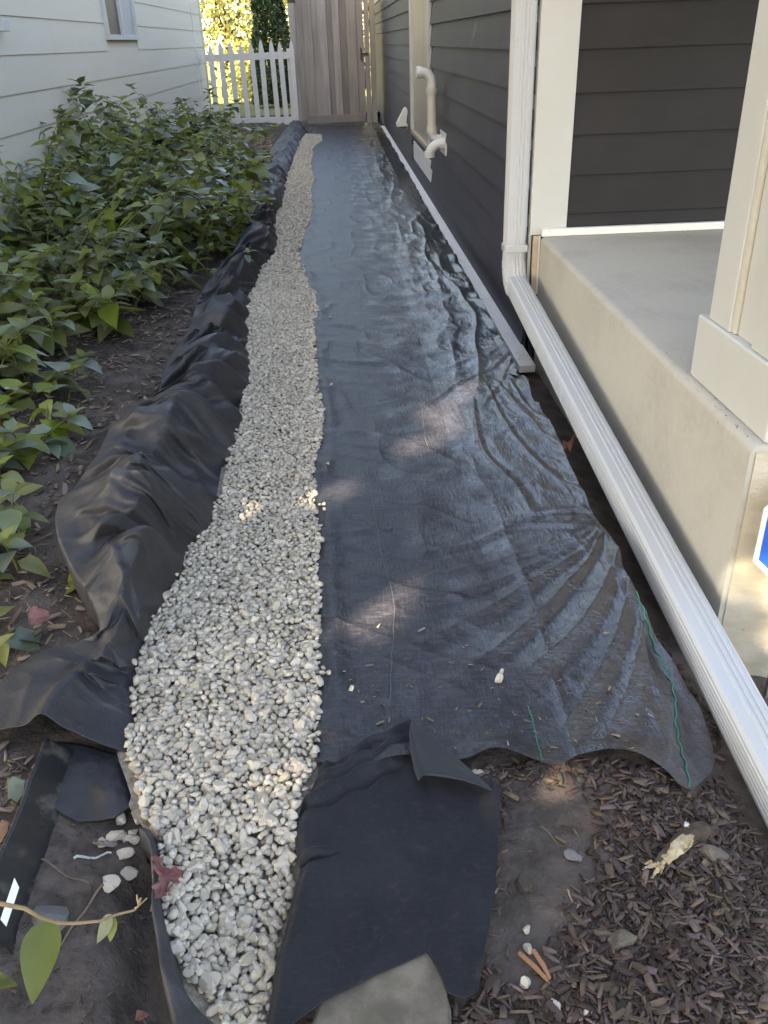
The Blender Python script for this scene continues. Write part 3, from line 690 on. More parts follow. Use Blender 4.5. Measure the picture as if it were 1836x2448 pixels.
# ------------------------------------------------------------------ gravel
def pebble_mesh(sub, s):
    b = bmesh.new(); bmesh.ops.create_icosphere(b, subdivisions=sub, radius=1.0)
    r = random.Random(s); pl = []
    for _ in range(11):
        n = Vector((r.gauss(0, 1), r.gauss(0, 1), r.gauss(0, 1))).normalized(); pl.append((n, r.uniform(.48, .80)))
    for v in b.verts:
        p = v.co.copy()
        for n, d in pl:
            q = p.dot(n)
            if q > d: p -= n*(q-d)
        v.co = p
    V = np.array([v.co[:] for v in b.verts]); b.verts.index_update()
    Fc = np.array([[v.index for v in f.verts] for f in b.faces]); b.free()
    return V, Fc
PEB1 = [pebble_mesh(1, i) for i in range(1)] and [pebble_mesh(2, i) for i in range(8)]
PEB_FAR = [pebble_mesh(1, 40+i) for i in range(8)]
def gravel_h(x, y):
    return dip(x, y)+.004-.085*sstep(1.5, .9, np.asarray(y, float))*sstep(-.5, -.25, np.asarray(x, float))+.012*fbm(x*5, y*5, 2, 33)
def rand_rot(n):
    q = RNG.normal(size=(n, 4)); q /= np.linalg.norm(q, axis=1)[:, None]; w, x, y, z = q.T
    return np.stack([1-2*(y*y+z*z), 2*(x*y-z*w), 2*(x*z+y*w), 2*(x*y+z*w), 1-2*(x*x+z*z), 2*(y*z-x*w), 2*(x*z-y*w), 2*(y*z+x*w), 1-2*(x*x+y*y)], 1).reshape(n, 3, 3)
def hexpts(x0, x1, y0, y1, s):
    ys = np.arange(y0, y1, s*.866); P = []
    for i, yy in enumerate(ys):
        xs = np.arange(x0+(i % 2)*s/2, x1, s); P.append(np.stack([xs, np.full(len(xs), yy)], 1))
    P = np.concatenate(P); return P+RNG.normal(0, s*.2, P.shape)
def in_gravel(P, off=.01):
    z = gravel_h(P[:, 0], P[:, 1])+off
    return in_poly(project(np.c_[P, z]), GRAVEL_POLY)
pts = []; rad = []; lev = []
for y0, y1, s in ((.80, 2.2, .0205), (2.2, 4.0, .0215), (4.0, 6.5, .024), (6.5, 18.4, .029)):
    for layer in (0, 1, 1):
        if layer == 1 and y0 > 5: s = .036
        P = hexpts(-1.0, .35, y0, y1, s)
        P = P[in_gravel(P)]
        pts.append(P); lev.append(np.full(len(P), layer)); rad.append(RNG.lognormal(0, .24, len(P))*(.0128 if y0 < 3.5 else (.0142 if y0 < 5 else .0168)))
pts = np.concatenate(pts); rad = np.clip(np.concatenate(rad), .008, .024); lev = np.concatenate(lev)
zz = gravel_h(pts[:, 0], pts[:, 1])+np.where(lev == 0, .004, .017+RNG.uniform(-.004, .006, len(pts)))
scl = np.stack([rad*RNG.uniform(.95, 1.45, len(rad)), rad*RNG.uniform(.75, 1.0, len(rad)), rad*RNG.uniform(.55, .85, len(rad))], 1)
ROT = rand_rot(len(rad))
# lay them mostly flat: blend of a random spin about z and a small tilt
az = RNG.uniform(0, 2*pi, len(rad)); tl = RNG.normal(0, .45, (len(rad), 2))
def flat_rot(az, tl):
    c, s = np.cos(az), np.sin(az); o = np.zeros_like(c); i1 = o+1
    Rz = np.stack([c, -s, o, s, c, o, o, o, i1], 1).reshape(-1, 3, 3)
    c, s = np.cos(tl[:, 0]), np.sin(tl[:, 0]); Rx = np.stack([i1, o, o, o, c, -s, o, s, c], 1).reshape(-1, 3, 3)
    c, s = np.cos(tl[:, 1]), np.sin(tl[:, 1]); Ry = np.stack([c, o, s, o, i1, o, -s, o, c], 1).reshape(-1, 3, 3)
    return Rz@Rx@Ry
ROT = flat_rot(az, tl)
px = project(np.c_[pts, zz]); dist = np.linalg.norm(np.c_[pts, zz-EYE], axis=1)
vis = (px[:, 0] > 0) & (px[:, 0] < 1836) & (px[:, 1] > 0) & (px[:, 1] < 2448) & (lev == 1)
score = np.where(vis, rad/dist, 0); top = np.argsort(-score)[:295]
single = np.zeros(len(rad), bool); single[top] = True
# the bed the stones lie on
Lp = resample(GL, 260); Rp = resample(GR, 260)
bed = np.stack([Lp+(Rp-Lp)*t for t in np.linspace(-.06, 1.06, 14)], 1)
bw = on_ground(bed[..., 0], bed[..., 1]); bw[..., 2] = gravel_h(bw[..., 0], bw[..., 1])-.006
gravel_path = sheet("gravel_path", bw, M['gravel_base'], kind='structure')
gravel_path['label'] = "strip of pale grey gravel running to the gate"
PEBM = []
for V, Fc in PEB1:
    me = bpy.data.meshes.new("pebble"); me.from_pydata([tuple(v) for v in V], [], [tuple(int(q) for q in f) for f in Fc]); me.update()
    me.materials.append(M['stone']); me.polygons.foreach_set("use_smooth", [True]*len(me.polygons))
    try: me.set_sharp_from_angle(angle=radians(17))
    except Exception: pass
    PEBM.append(me)
def stone_obj(name, x, y, z, s, R, k, parent=None, **kw):
    o = bpy.data.objects.new(name, PEBM[k % 8]); m = Matrix([list(r) for r in R]).to_4x4()
    o.matrix_world = Matrix.Translation((x, y, z)) @ m @ Matrix.Diagonal((*s, 1))
    return put(o, parent=parent, **kw)
for i in np.where(single)[0]: stone_obj("pebble", pts[i, 0], pts[i, 1], zz[i], scl[i], ROT[i], int(i), parent=gravel_path)
def joined(idx, lib, name, smooth=True, **kw):
    Vs, Fs, n = [], [], 0
    for k in range(len(lib)):
        I = idx[idx % len(lib) == k]
        if not len(I): continue
        V, Fc = lib[k]
        W = np.einsum('nij,nvj->nvi', ROT[I], V[None]*scl[I][:, None])+np.c_[pts[I], zz[I]][:, None]
        Vs.append(W.reshape(-1, 3)); Fs.append((Fc[None]+(n+np.arange(len(I))*len(V))[:, None, None]).reshape(-1, 3)); n += len(I)*len(V)
    return fast_mesh(name, np.concatenate(Vs), np.concatenate(Fs), M['stone'], smooth, **kw)
rest = np.where(~single)[0]
joined(rest, PEB_FAR, "gravel", smooth=False, parent=gravel_path, kind='stuff')

# ------------------------------------------------------------------ woven landscape fabric on the right
LEFTB = np.r_[[(752, 300)], GR[:34]-np.array([26, 0]), [(742, 1800)]]
LEFTB = LEFTB[LEFTB[:, 1] > 299]
RIGHTB = np.array([(904, 292), (930, 335), (985, 432), (1040, 535), (1095, 630), (1140, 705), (1185, 790), (1222, 855), (1236, 895), (1232, 910), (1262, 918), (1264, 940), (1290, 985), (1330, 1050), (1355, 1110),
                   (1375, 1150), (1398, 1190), (1412, 1225), (1450, 1270), (1480, 1320), (1490, 1370), (1530, 1440), (1580, 1545), (1640, 1650), (1670, 1690), (1690, 1750), (1715, 1838), (1655, 1888)], float)
TOPB = np.array([(752, 300), (800, 299), (860, 296), (904, 292)], float)
BOTB = np.array([(742, 1800), (765, 1835), (850, 1845), (990, 1822), (1090, 1822), (1130, 1815), (1165, 1806), (1200, 1808), (1240, 1823), (1295, 1832), (1335, 1828), (1370, 1812), (1400, 1806), (1440, 1805), (1490, 1808), (1530, 1815), (1575, 1835), (1600, 1850), (1630, 1880), (1655, 1888)], float)
S = coons(smooth_poly(TOPB), smooth_poly(BOTB, 1), smooth_poly(LEFTB, 1), smooth_poly(RIGHTB, 1), 300, 620)
def fab_z(x, y):
    """the sheet does not follow the falling soil by the porch but is drawn up towards the downspout"""
    k = sstep(1.5, 2.3, y)*(1-.85*sstep(5.0, 8.5, y)); d = dip(x, y)
    return d*(1-k)+k*np.interp(x, [.1, .42, .85, 1.0], [0, .0, .045, .040])+.012
_d = rays(S[..., 0], S[..., 1]); _z = np.zeros(S.shape[:2])
for _ in range(14):
    _t = (_z-EYE)/_d[..., 2]; _z = .5*_z+.5*fab_z(_d[..., 0]*_t, _d[..., 1]*_t)
_t = (_z-EYE)/_d[..., 2]; W = np.stack([_d[..., 0]*_t, _d[..., 1]*_t, _z], -1)
x, y = W[..., 0], W[..., 1]
zf = np.zeros_like(x)
zf += .016*fbm(x*2.2, y*1.6, 3, 61)+.006*fbm(x*8, y*8, 3, 65)
PINS = [(gp(1435, 1332), .006, .25, 9, 3.0), (gp(1238, 905), .010, .25, 8, 2.0), (gp(1385, 1210), .010, .2, 7, 2.0), (gp(1140, 715), .020, .50, 8, 3.0), (gp(1030, 530), .016, .7, 7, 4.0), (gp(970, 410), .014, .8, 7, 1.0)]
for i, (p, A, R, kf, sd) in enumerate(PINS):
    dx, dy = x-p[0], y-p[1]; r = np.hypot(dx, dy); th = np.arctan2(dy, dx)
    wgt = .25+1.1*vnoise(th*1.1+9, r*0+i, 77+i)*(.4+.6*sstep(.2, 1.0, np.abs(th)/pi)); R = R*(.6+.9*vnoise(th*1.7+3, r*0+i, 79+i))
    rg = wgt*ridge(th*kf/pi*1.5+40, r*1.2+i*3.7, 70+i)**1.8
    rg2 = wgt*ridge(th*kf/pi*4+80, r*2.4+i*3.7, 90+i)**2
    zf += A*np.exp(-r/R)*sstep(.0, .10, r)*(rg*1.2+.35*rg2-.4)
    zf -= A*.6*np.exp(-(r/.035)**2)
# cross wrinkles, drawn tight between the gravel and the wall
wob = .25*fbm(x*1.3, y*1.3, 2, 101)
calm = 1-.85*sstep(.2, .45, x)*sstep(3.3, 2.5, y)
zf += calm*.009*(ridge(x*.9+wob*3+5, y*3.2+x*1.2+wob*6, 103)**4)*(1-.65*sstep(5, 9, y))
zf += calm*.006*(ridge(x*2.0+9+wob*4, y*7+x*3+wob*8, 107)**5)*(1-.8*sstep(4, 8, y))
# lengthwise furrows near the house
zf += .013*(ridge(x*9+.5*np.sin(y*2.1)+wob*3, y*1.1, 109)**3-.2)*sstep(.35, .75, x)*(1-.5*sstep(9, 14, y))
# deep diagonal pleats in the near right part
u = (x-.2)*.86+(y-1.3)*.5; v = -(x-.2)*.5+(y-1.3)*.86
mask = (.25+.75*sstep(.12, .5, x))*sstep(2.8, 2.2, y)*(.5+vnoise(x*3, y*3, 119))
zf += 0*mask*(ridge(u*1.1+2, v*6.5+.6*np.sin(u*5), 113)**3.2-.2)
def pleat(pts, amp, w, sharp=1.25):
    """a single fold along a line given in source pixels: crest with a trough on its far side"""
    global zf
    q = resample(smooth_poly(np.array(pts, float), 3), 200); q = on_ground(q[:, 0], q[:, 1])[:, :2]
    L_ = np.r_[0, np.cumsum(np.linalg.norm(np.diff(q, axis=0), axis=1))]; t = L_/L_[-1]
    x0, y0 = q.min(0)-.35; x1, y1 = q.max(0)+.35
    sel = (x > x0) & (x < x1) & (y > y0) & (y < y1); P = np.stack([x[sel], y[sel]], 1)
    k = np.concatenate([((C_[:, None]-q[None])**2).sum(2).argmin(1) for C_ in np.array_split(P, max(1, len(P)//4000))])
    tg = np.gradient(q, axis=0); tg /= np.linalg.norm(tg, axis=1)[:, None]+1e-9; tang = tg[k]; rel = P-q[k]
    cr = tang[:, 0]*rel[:, 1]-tang[:, 1]*rel[:, 0]; along_ = np.abs((tang*rel).sum(1)); inner = (k > 0) & (k < 199)
    d = np.where(inner, np.abs(cr), np.hypot(cr, along_)); sgn = np.sign(cr)
    amp = amp*.40*(.7+.6*vnoise(P[:, 0]*2+amp*900, P[:, 1]*2, 137)); w = w*.85
    tap = np.sin(pi*np.clip(t[k]*.92+.06, 0, 1))**.6; ww = w*(.6+.8*t[k])
    zf[sel] += amp*tap*(np.exp(-(d/ww)**sharp)-.5*np.exp(-((d*sgn-1.9*ww)/(1.1*ww))**2))
for pl in [([(1425, 1345), (1393, 1365), (1272, 1418), (1182, 1466), (1049, 1530), (900, 1590)], .030, .028), ([(1432, 1352), (1381, 1410), (1290, 1490), (1180, 1570), (1060, 1650)], .030, .026),
           ([(1470, 1400), (1430, 1465), (1381, 1531), (1290, 1600), (1180, 1670)], .040, .032), ([(1500, 1440), (1480, 1530), (1440, 1610), (1380, 1700), (1320, 1790)], .034, .030), ([(1543, 1500), (1520, 1591), (1500, 1670), (1440, 1780)], .032, .028),
           ([(1525, 1550), (1540, 1610), (1575, 1690), (1590, 1740)], .030, .026), ([(1590, 1590), (1610, 1690), (1600, 1780), (1590, 1840)], .030, .034),
           ([(1425, 1322), (1330, 1298), (1224, 1280), (1127, 1312), (980, 1335)], .020, .018), ([(1425, 1312), (1360, 1268), (1300, 1262), (1180, 1272)], .020, .016), ([(1420, 1333), (1280, 1345), (1100, 1372), (900, 1405)], .020, .018), ([(1425, 1340), (1300, 1372), (1150, 1420), (950, 1470), (830, 1480)], .022, .020),
           ([(1186, 951), (1237, 1027), (1300, 1112), (1359, 1175), (1420, 1300)], .026, .018), ([(1131, 985), (1140, 1086), (1182, 1145), (1245, 1209), (1270, 1270)], .020, .016), ([(1215, 960), (1260, 1040), (1310, 1095), (1345, 1120)], .022, .015), ([(1160, 950), (1200, 1050), (1260, 1130), (1330, 1200), (1390, 1290)], .018, .015),
           ([(1300, 1010), (1340, 1090), (1380, 1160)], .022, .016), ([(1400, 1220), (1410, 1270), (1440, 1320)], .022, .016), ([(1340, 1210), (1390, 1260), (1425, 1310)], .022, .016), ([(1380, 1200), (1400, 1250), (1432, 1310)], .020, .013),
           ([(1228, 905), (1170, 915), (1100, 935), (1010, 985)], .022, .016), ([(1228, 912), (1190, 960), (1150, 1010)], .022, .014), ([(1225, 892), (1150, 880), (1060, 900)], .020, .016), ([(1200, 850), (1160, 790), (1130, 760), (1090, 740)], .020, .018),
           ([(960, 1270), (850, 1275), (770, 1290)], .012, .02), ([(900, 1420), (830, 1400), (775, 1410)], .014, .018), ([(770, 1560), (860, 1600), (960, 1590)], .012, .025), ([(1350, 1440), (1420, 1455), (1450, 1452)], -.012, .007),
           ([(790, 985), (900, 978), (1000, 960)], .010, .014), ([(775, 1080), (880, 1085), (980, 1110)], .010, .016), ([(1030, 640), (1050, 700), (1060, 740)], .02, .03), ([(1075, 600), (1085, 660), (1130, 720)], .02, .03), ([(960, 560), (1000, 520), (1050, 500)], .014, .03)]:
    pleat(*pl)
# fine crumple, strongest towards the house
gl = sstep(.28, .62, x); nearq = 1-.96*sstep(3.3, 2.5, y)
nearq = nearq*(1-.45*sstep(6.0, 4.5, y))
zf += gl*nearq*(.020*(ridge(x*4.2+wob*5, y*2.2+x*1.5, 115)**1.25-.4)+.007*(ridge(x*10+3+wob*6, y*4.0-x*3, 117)**1.6-.4)+.004*(ridge(x*21+wob*9, y*13, 125)**1.5-.3))*(1-.35*sstep(7, 12, y))+gl*(.0022*(ridge(x*15+y*5+wob*8, y*12-x*6, 127)**3-.2)+.0012*fbm(x*45, y*45, 2, 128))
zf += (1-gl)*(.006*ridge(x*5+wob*5, y*3.6+x*2, 118)**5+.004*fbm(x*9, y*7, 3, 121))
# hem lifts a little, edge beside the gravel rolls up and dips under the stones
hem = np.linspace(0, 1, 620)[:, None]
zf += .016*sstep(.955, 1.0, hem)*(1+.8*np.sin(x*23))
ue = np.linspace(0, 1, 300)[None, :]
zf += .010*np.exp(-((ue-.085)/.03)**2)*sstep(0, 1, 1.2*vnoise(x*0, y*6, 120))
zf -= .018*sstep(.05, .0, ue)
zf += .018*sstep(.94, 1.0, ue)*(2*vnoise(x*2, y*7, 131)-.6)
W[..., 2] += zf
fabric = sheet("landscape_fabric", W, M['weave'], label="glossy black woven landscape fabric pinned flat between gravel and dark house", cat="fabric sheet")
def on_fabric(px, py, dz=.0025):
    """nearest point of the laid fabric under pixel (px, py)"""
    d = (S[..., 0]-px)**2+(S[..., 1]-py)**2; i = np.unravel_index(np.argmin(d), d.shape)
    return W[i]+np.array([0, 0, dz])
def thread(pts, m, r, wav=0.0, name="stitch_line"):
    q = smooth_poly(np.array(pts, float), 2); q = resample(q, 90)
    if wav: q[:, 0] += wav*np.sin(np.arange(90)*.9)
    P = [on_fabric(a, b_) for a, b_ in q]
    P = np.array(P); P[1:-1] = (P[:-2]+P[1:-1]*2+P[2:])/4
    MB().tube([tuple(p) for p in P], r, 4).build(name, m, parent=fabric)
thread([(1521, 1420), (1545, 1490), (1560, 1530), (1585, 1590), (1605, 1635), (1615, 1690), (1612, 1730), (1628, 1790), (1645, 1850), (1650, 1880)], M['thread_green'], .0020, 3.0)
thread([(1262, 1690), (1275, 1730), (1285, 1780), (1295, 1828)], M['thread_green'], .0012, 1.5)
for ptsl in ([(852, 890), (872, 1010), (873, 1100), (890, 1200), (910, 1320), (930, 1390), (945, 1440), (940, 1530), (932, 1690)],
             [(1006, 945), (1015, 1050), (1040, 1130), (1075, 1220), (1100, 1305)],
             [(1090, 870), (1130, 930), (1135, 1010)],
             [(868, 560), (862, 700), (856, 880)], [(985, 600), (1000, 760), (1006, 930)]):
    thread(ptsl, M['thread_white'], .0008, .8)

# ------------------------------------------------------------------ black liner bunched along the gravel's left side
PAIRS = [((734, 310), (700, 288)), ((722, 340), (676, 318)), ((708, 372), (655, 345)), ((686, 422), (622, 400)), ((680, 489), (600, 470)), ((654, 543), (585, 540)), ((668, 593), (562, 600)), ((629, 638), (531, 632)),
         ((606, 697), (485, 690)), ((594, 747), (465, 735)), ((594, 820), (455, 790)), ((600, 874), (387, 885)), ((594, 930), (385, 940)), ((580, 1000), (310, 985)),
         ((563, 1080), (266, 1018)), ((544, 1170), (221, 1118)), ((515, 1215), (166, 1173)), ((496, 1284), (125, 1245)), ((458, 1317), (155, 1328)), ((425, 1390), (205, 1410)),
         ((382, 1461), (232, 1470)), ((356, 1540), (238, 1525)), ((340, 1600), (188, 1538)), ((326, 1660), (85, 1560)), ((322, 1725), (-10, 1640)), ((318, 1800), (-60, 1760))]
A = smooth_poly([p[0] for p in PAIRS], 2); B = smooth_poly([p[1] for p in PAIRS], 2)
cum = np.r_[0, np.cumsum(.5*np.linalg.norm(np.diff(A, axis=0), axis=1)+.5*np.linalg.norm(np.diff(B, axis=0), axis=1))]
NS, NC = 640, 72
ts = np.linspace(0, cum[-1], NS)
Ai = np.stack([np.interp(ts, cum, A[:, k]) for k in (0, 1)], 1); Bi = np.stack([np.interp(ts, cum, B[:, k]) for k in (0, 1)], 1)
prm = np.linspace(0, 1, NS)
HT = np.interp(prm, [0, .12, .3, .5, .62, .72, .80, .86, .92, 1], [.06, .12, .16, .18, .20, .17, .09, .06, .05, .05])*(1+.25*(vnoise(ts/45.0, ts*0, 139)-.5))
wa = on_ground(Ai[:, 0], Ai[:, 1], .0); wb = np.array([on_ground(Bi[i:i+1, 0], Bi[i:i+1, 1], HT[i])[0] for i in range(NS)])
tt = np.r_[np.linspace(0, 1, NC-8), 1+np.linspace(.004, -.03, 8)]
drop = np.r_[np.zeros(NC-8), np.linspace(.15, 1, 8)][None, :]
Pm = wa[:, None]*(1-tt)[None, :, None]+wb[:, None]*tt[None, :, None]
along = np.r_[0, np.cumsum(np.linalg.norm(np.diff((wa+wb)/2, axis=0), axis=1))][:, None]
T = tt[None, :]; Tc = np.clip(T, 0, 1); H = HT[:, None]
g0 = dip(wa[:, 0], wa[:, 1])[:, None]
rise = Tc**.75+.16*np.sin(pi*Tc)
warp = along+.16*(Tc-.5)*np.sin(along*2.3)+.16*fbm(along*1.1, Tc*1.4, 2, 140)
def tri(v, s_): return 1-np.abs(2*vnoise(v, v*0+.5, s_)-1)
sh = Tc*.9
fold = lridge(warp*4.4+sh, sh*1.1+1, 141)
fold2 = lridge(warp*10-sh*1.6, sh*1.4+5, 143)
fold3 = lridge(warp*21+sh*3.0, sh*2.6+9, 145)
crease = lridge(warp*3.2+Tc*2.6, Tc*3.0-along*.9, 147)**3
mid = np.sin(pi*np.clip(Tc*.86+.08, 0, 1))
Zl = g0*(1-Tc)+H*rise+H*mid*(1.15*(fold-.5)+.55*(fold2-.5)+.14*(fold3-.5))+.034*crease*mid+.005*fbm(along*12, Tc*6, 3, 149)
Zl = Zl-drop*(H*.95)
flat = sstep(.86, .97, np.linspace(0, 1, NS))[:, None]
big = .05*np.sin(pi*Tc**.7)*sstep(0, 1, Tc*2)+.045*np.exp(-((Tc-.42-.25*(prm[:, None]-.93)*6)/.09)**2)
Zl = Zl*(1-.75*flat)+flat*(.045*Tc+big-drop*.035)
Pm[..., 2] = Zl
Pm[..., 0] += ((.07*(fold-.5)+.05*(fold2-.5))*mid)*(1-flat)
Pm[..., 1] += ((-.10*(fold2-.5)-.05*(fold3-.4))*mid)*(1-flat)
Pm[:, 0, 2] -= .012
liner = sheet("garden_liner", Pm, M['liner'], thick=.0025, label="rumpled black cloth liner bunched up along the left of the gravel", cat="liner")
# lower layer seen in shadow under the free end of the liner
low = coons([(100, 1775), (220, 1780), (330, 1800)], [(128, 1935), (180, 1955), (270, 1945), (325, 1905)], [(100, 1775), (118, 1860), (128, 1935)], [(330, 1800), (336, 1850), (325, 1905)], 40, 30)
wl_ = on_ground(low[..., 0], low[..., 1], .0); wl_[..., 2] = lay(wl_[..., 0], wl_[..., 1])+.016+.03*np.exp(-((low[..., 0]-265)/45)**2-((low[..., 1]-1900)/50)**2)
sheet("liner_underlay", wl_, M['liner'], thick=.002, label="dark lower cloth layer in shadow under the grey flap end", cat="liner")
# upright near edge between soil and gravel
EO = smooth_poly([(326, 1985), (345, 2002), (362, 2040), (362, 2110), (358, 2170), (366, 2240), (374, 2300), (390, 2390), (402, 2470)], 2)
EI = smooth_poly([(372, 1982), (378, 2005), (380, 2050), (384, 2110), (390, 2170), (404, 2225), (428, 2295), (432, 2340), (470, 2390), (530, 2425), (560, 2470)], 2)
EO = resample(EO, 120); EI = resample(EI, 120); q = np.linspace(0, 1, 16)
eo = on_ground(EO[:, 0], EO[:, 1], .045); ei = on_ground(EI[:, 0], EI[:, 1], .03)
E_ = eo[:, None]*(1-q)[None, :, None]+ei[:, None]*q[None, :, None]
E_[..., 2] = np.interp(q, [0, .12, .3, .7, 1], [-.06, .048, .05, .035, -.012])[None]+.008*np.sin(np.arange(120)/6.0)[:, None]
E_[:, 0, 0] += .006
E_[..., 2] += .006*fbm(E_[..., 0]*30, E_[..., 1]*20, 2, 160)
sheet("liner_edge", E_, M['liner'], thick=.002, label="standing black liner edge between dug soil and gravel at bottom", cat="liner")

# ------------------------------------------------------------------ loose cloth flap at the front
c = lambda a: np.array(a, float)*.42194+np.array([560, 1700])
FT = c([(480, 330), (560, 305), (640, 270), (740, 175), (850, 120), (930, 75), (1000, 45), (1150, 160), (1300, 300), (1400, 385), (1480, 450)])
FB = c([(150, 1900), (480, 1650), (640, 1570), (800, 1490), (960, 1420), (1098, 1355), (1150, 1440), (1210, 1590), (1290, 1622), (1340, 1612), (1385, 1570)])
FL = c([(480, 330), (470, 390), (390, 500), (335, 590), (340, 720), (355, 820), (380, 870), (330, 1020), (280, 1250), (230, 1400), (205, 1600), (150, 1900)])
FR = c([(1480, 450), (1500, 490), (1505, 560), (1500, 700), (1495, 800), (1480, 1000), (1450, 1200), (1420, 1350), (1400, 1480), (1385, 1570)])
Sf = coons(FT, FB, smooth_poly(FL, 1), smooth_poly(FR, 1), 130, 170)
Wf = on_ground(Sf[..., 0], Sf[..., 1], .022)
fx, fy = (Sf[..., 0]-560)/.42194, (Sf[..., 1]-1700)/.42194
zz_ = .012*fbm(Wf[..., 0]*5, Wf[..., 1]*5, 3, 171)+.004*fbm(Wf[..., 0]*22, Wf[..., 1]*22, 3, 173)
# crumpled brow at the top left, the pinch running in from the left edge
br = np.clip((fx-480)/520, 0, 1)
for off, amp, w_ in ((30, .022, 22), (95, .018, 30), (170, .014, 34), (235, -.010, 26)):
    ln = 300-250*br+off+12*np.sin(fx/31+off); zz_ += amp*np.exp(-((fy-ln)/w_)**2)*sstep(1010, 900, fx)
ln = 860-.32*(fx-380)+6*np.sin(fx/40); zz_ += (-.022*np.exp(-((fy-ln)/9)**2)+.014*np.exp(-((fy-ln+30)/22)**2))*sstep(620, 420, fx)*sstep(360, 395, fx)
zz_ += .020*sstep(700, 300, fx)*sstep(1000, 1600, fy)*0+.03*np.exp(-((fx-1480)/60)**2)*np.exp(-((fy-500)/120)**2)
edge = np.minimum(np.linspace(0, 1, 130)[None], 1); zz_ -= .012*sstep(.05, 0, np.linspace(0, 1, 130))[None, :]
Wf[..., 2] += zz_
Wf[..., 2] = np.maximum(Wf[..., 2], lay(Wf[..., 0], Wf[..., 1])+.006)
flap = sheet("cloth_flap", Wf, M['flap'], thick=.003, label="loose black felt flap with a folded corner lying at the front", cat="fabric sheet")
E1 = c([(1002, 42), (1150, 158), (1300, 298), (1400, 388), (1490, 462)])
E2 = c([(1002, 42), (992, 130), (998, 220), (1020, 330), (1042, 392), (1072, 358), (1130, 362), (1205, 372), (1290, 388), (1390, 418), (1455, 447), (1490, 462)])
e1 = resample(E1, 60); e2 = resample(E2, 60); q = np.linspace(0, 1, 22)
Sc = e1[:, None]*(1-q)[None, :, None]+e2[:, None]*q[None, :, None]
lift = (np.sin(np.linspace(0, 1, 60)*pi)**.7)[:, None]
h_ = .030+.020*lift*np.sin(q*pi*.5)[None, :]+.016*lift*np.sin(q*pi)[None]+.012*lift*sstep(.7, 1, q)[None]
Wc = on_ground(Sc[..., 0], Sc[..., 1], .04); Wc = on_ground(Sc[..., 0], Sc[..., 1]); d_ = rays(Sc[..., 0], Sc[..., 1])
zt_ = dip(Wc[..., 0], Wc[..., 1])+h_+.012; t_ = (zt_-EYE)/d_[..., 2]; Wc = np.stack([d_[..., 0]*t_, d_[..., 1]*t_, zt_], -1)
sheet("folded_corner", Wc, M['flap_grey'], thick=.003, parent=flap)
# flat stone below the flap
FS = c([(420, 1830), (480, 1640), (640, 1560), (800, 1480), (960, 1410), (1090, 1340), (1130, 1390), (1165, 1490), (1205, 1600), (1228, 1680), (1236, 1900), (420, 1990)])
fs = on_ground(FS[:, 0], FS[:, 1], .012)
b = MB(); b.prism([(p[0], p[1], p[2]-.05) for p in fs], (0, 0, .05))
bmesh.ops.bevel(b.b, geom=[e for e in b.b.edges if all(v.co.z > -.03 for v in e.verts)], offset=.006, segments=2, affect='EDGES')
b.build("flagstone", M['flag'], label="flat brown stone slab half covered by the black flap", cat="stone")

# ------------------------------------------------------------------ loose stones
def loose(px, py, r, label, name="stone", m=None, group=None, zf_=None, k=None, sc_=(1.25, .95, .7)):
    p = gp(px, py, .0); z = float(lay(p[0], p[1]))+r*.45 if zf_ is None else zf_
    R = flat_rot(np.array([random.uniform(0, 6.28)]), np.array([[random.gauss(0, .3), random.gauss(0, .3)]]))[0]
    o = stone_obj(name, p[0], p[1], z, [r*s for s in sc_], R, random.randrange(8) if k is None else k, label=label, cat="stone", group=group)
    if m:
        me = o.data.copy(); me.materials.clear(); me.materials.append(m); o.data = me
    return o
q6 = lambda a, b_: (a*.4219, 1750+b_*.4219)
for (a, b_), r, lab in [((665, 428), .021, "white gravel stone lying just below the grey flap on bare soil"), ((768, 428), .020, "off white stone touching the torn liner beside the gravel"),
                  ((648, 530), .022, "smooth white stone left of a pair of small stones on the soil"), ((700, 538), .012, "small grey stone wedged between white stones on the soil"),
                  ((735, 505), .014, "small pale stone uppermost in the little cluster beside the liner"), ((742, 540), .015, "small pale stone lowest in the little cluster beside the liner"),
                  ((566, 572), .015, "white wedge shaped stone standing apart toward the plastic edging"), ((688, 618), .019, "upright pointed white stone on the bare soil"),
                  ((700, 690), .021, "white stone directly under the pointed one on bare soil"), ((606, 782), .024, "squarish white stone at the end of a thin root"),
                  ((832, 775), .018, "yellowish stone half hidden behind the liner edge")]:
    x_, y_ = q6(a, b_); loose(x_, y_, r, lab, "pebble_stone")
loose(114, 2190, .052, "large grey rock on the soil near the plastic edging", "rock", M['rock'], sc_=(1.1, .9, .5))
loose(247, 1993, .018, "flat grey brown bark flake near the white root", "bark_flake", M['mulch_dry'], sc_=(1.8, .8, .4))
for (px_, py_, r, lab) in [(1194, 1632, .015, "white stone sitting alone on the woven fabric"), (841, 1655, .009, "tiny white chip on the fabric nearest the gravel"), (1200, 1610, .008, "tiny tan chip above the white stone on the fabric")]:
    p = on_fabric(px_, py_, r*.5); stone_obj("pebble_stone", p[0], p[1], p[2], (r*1.2, r, r*.7), ROT[5], 3, label=lab, cat="stone")
q8 = lambda a, b_: (1136+a*.4219, 1650+b_*.4219)
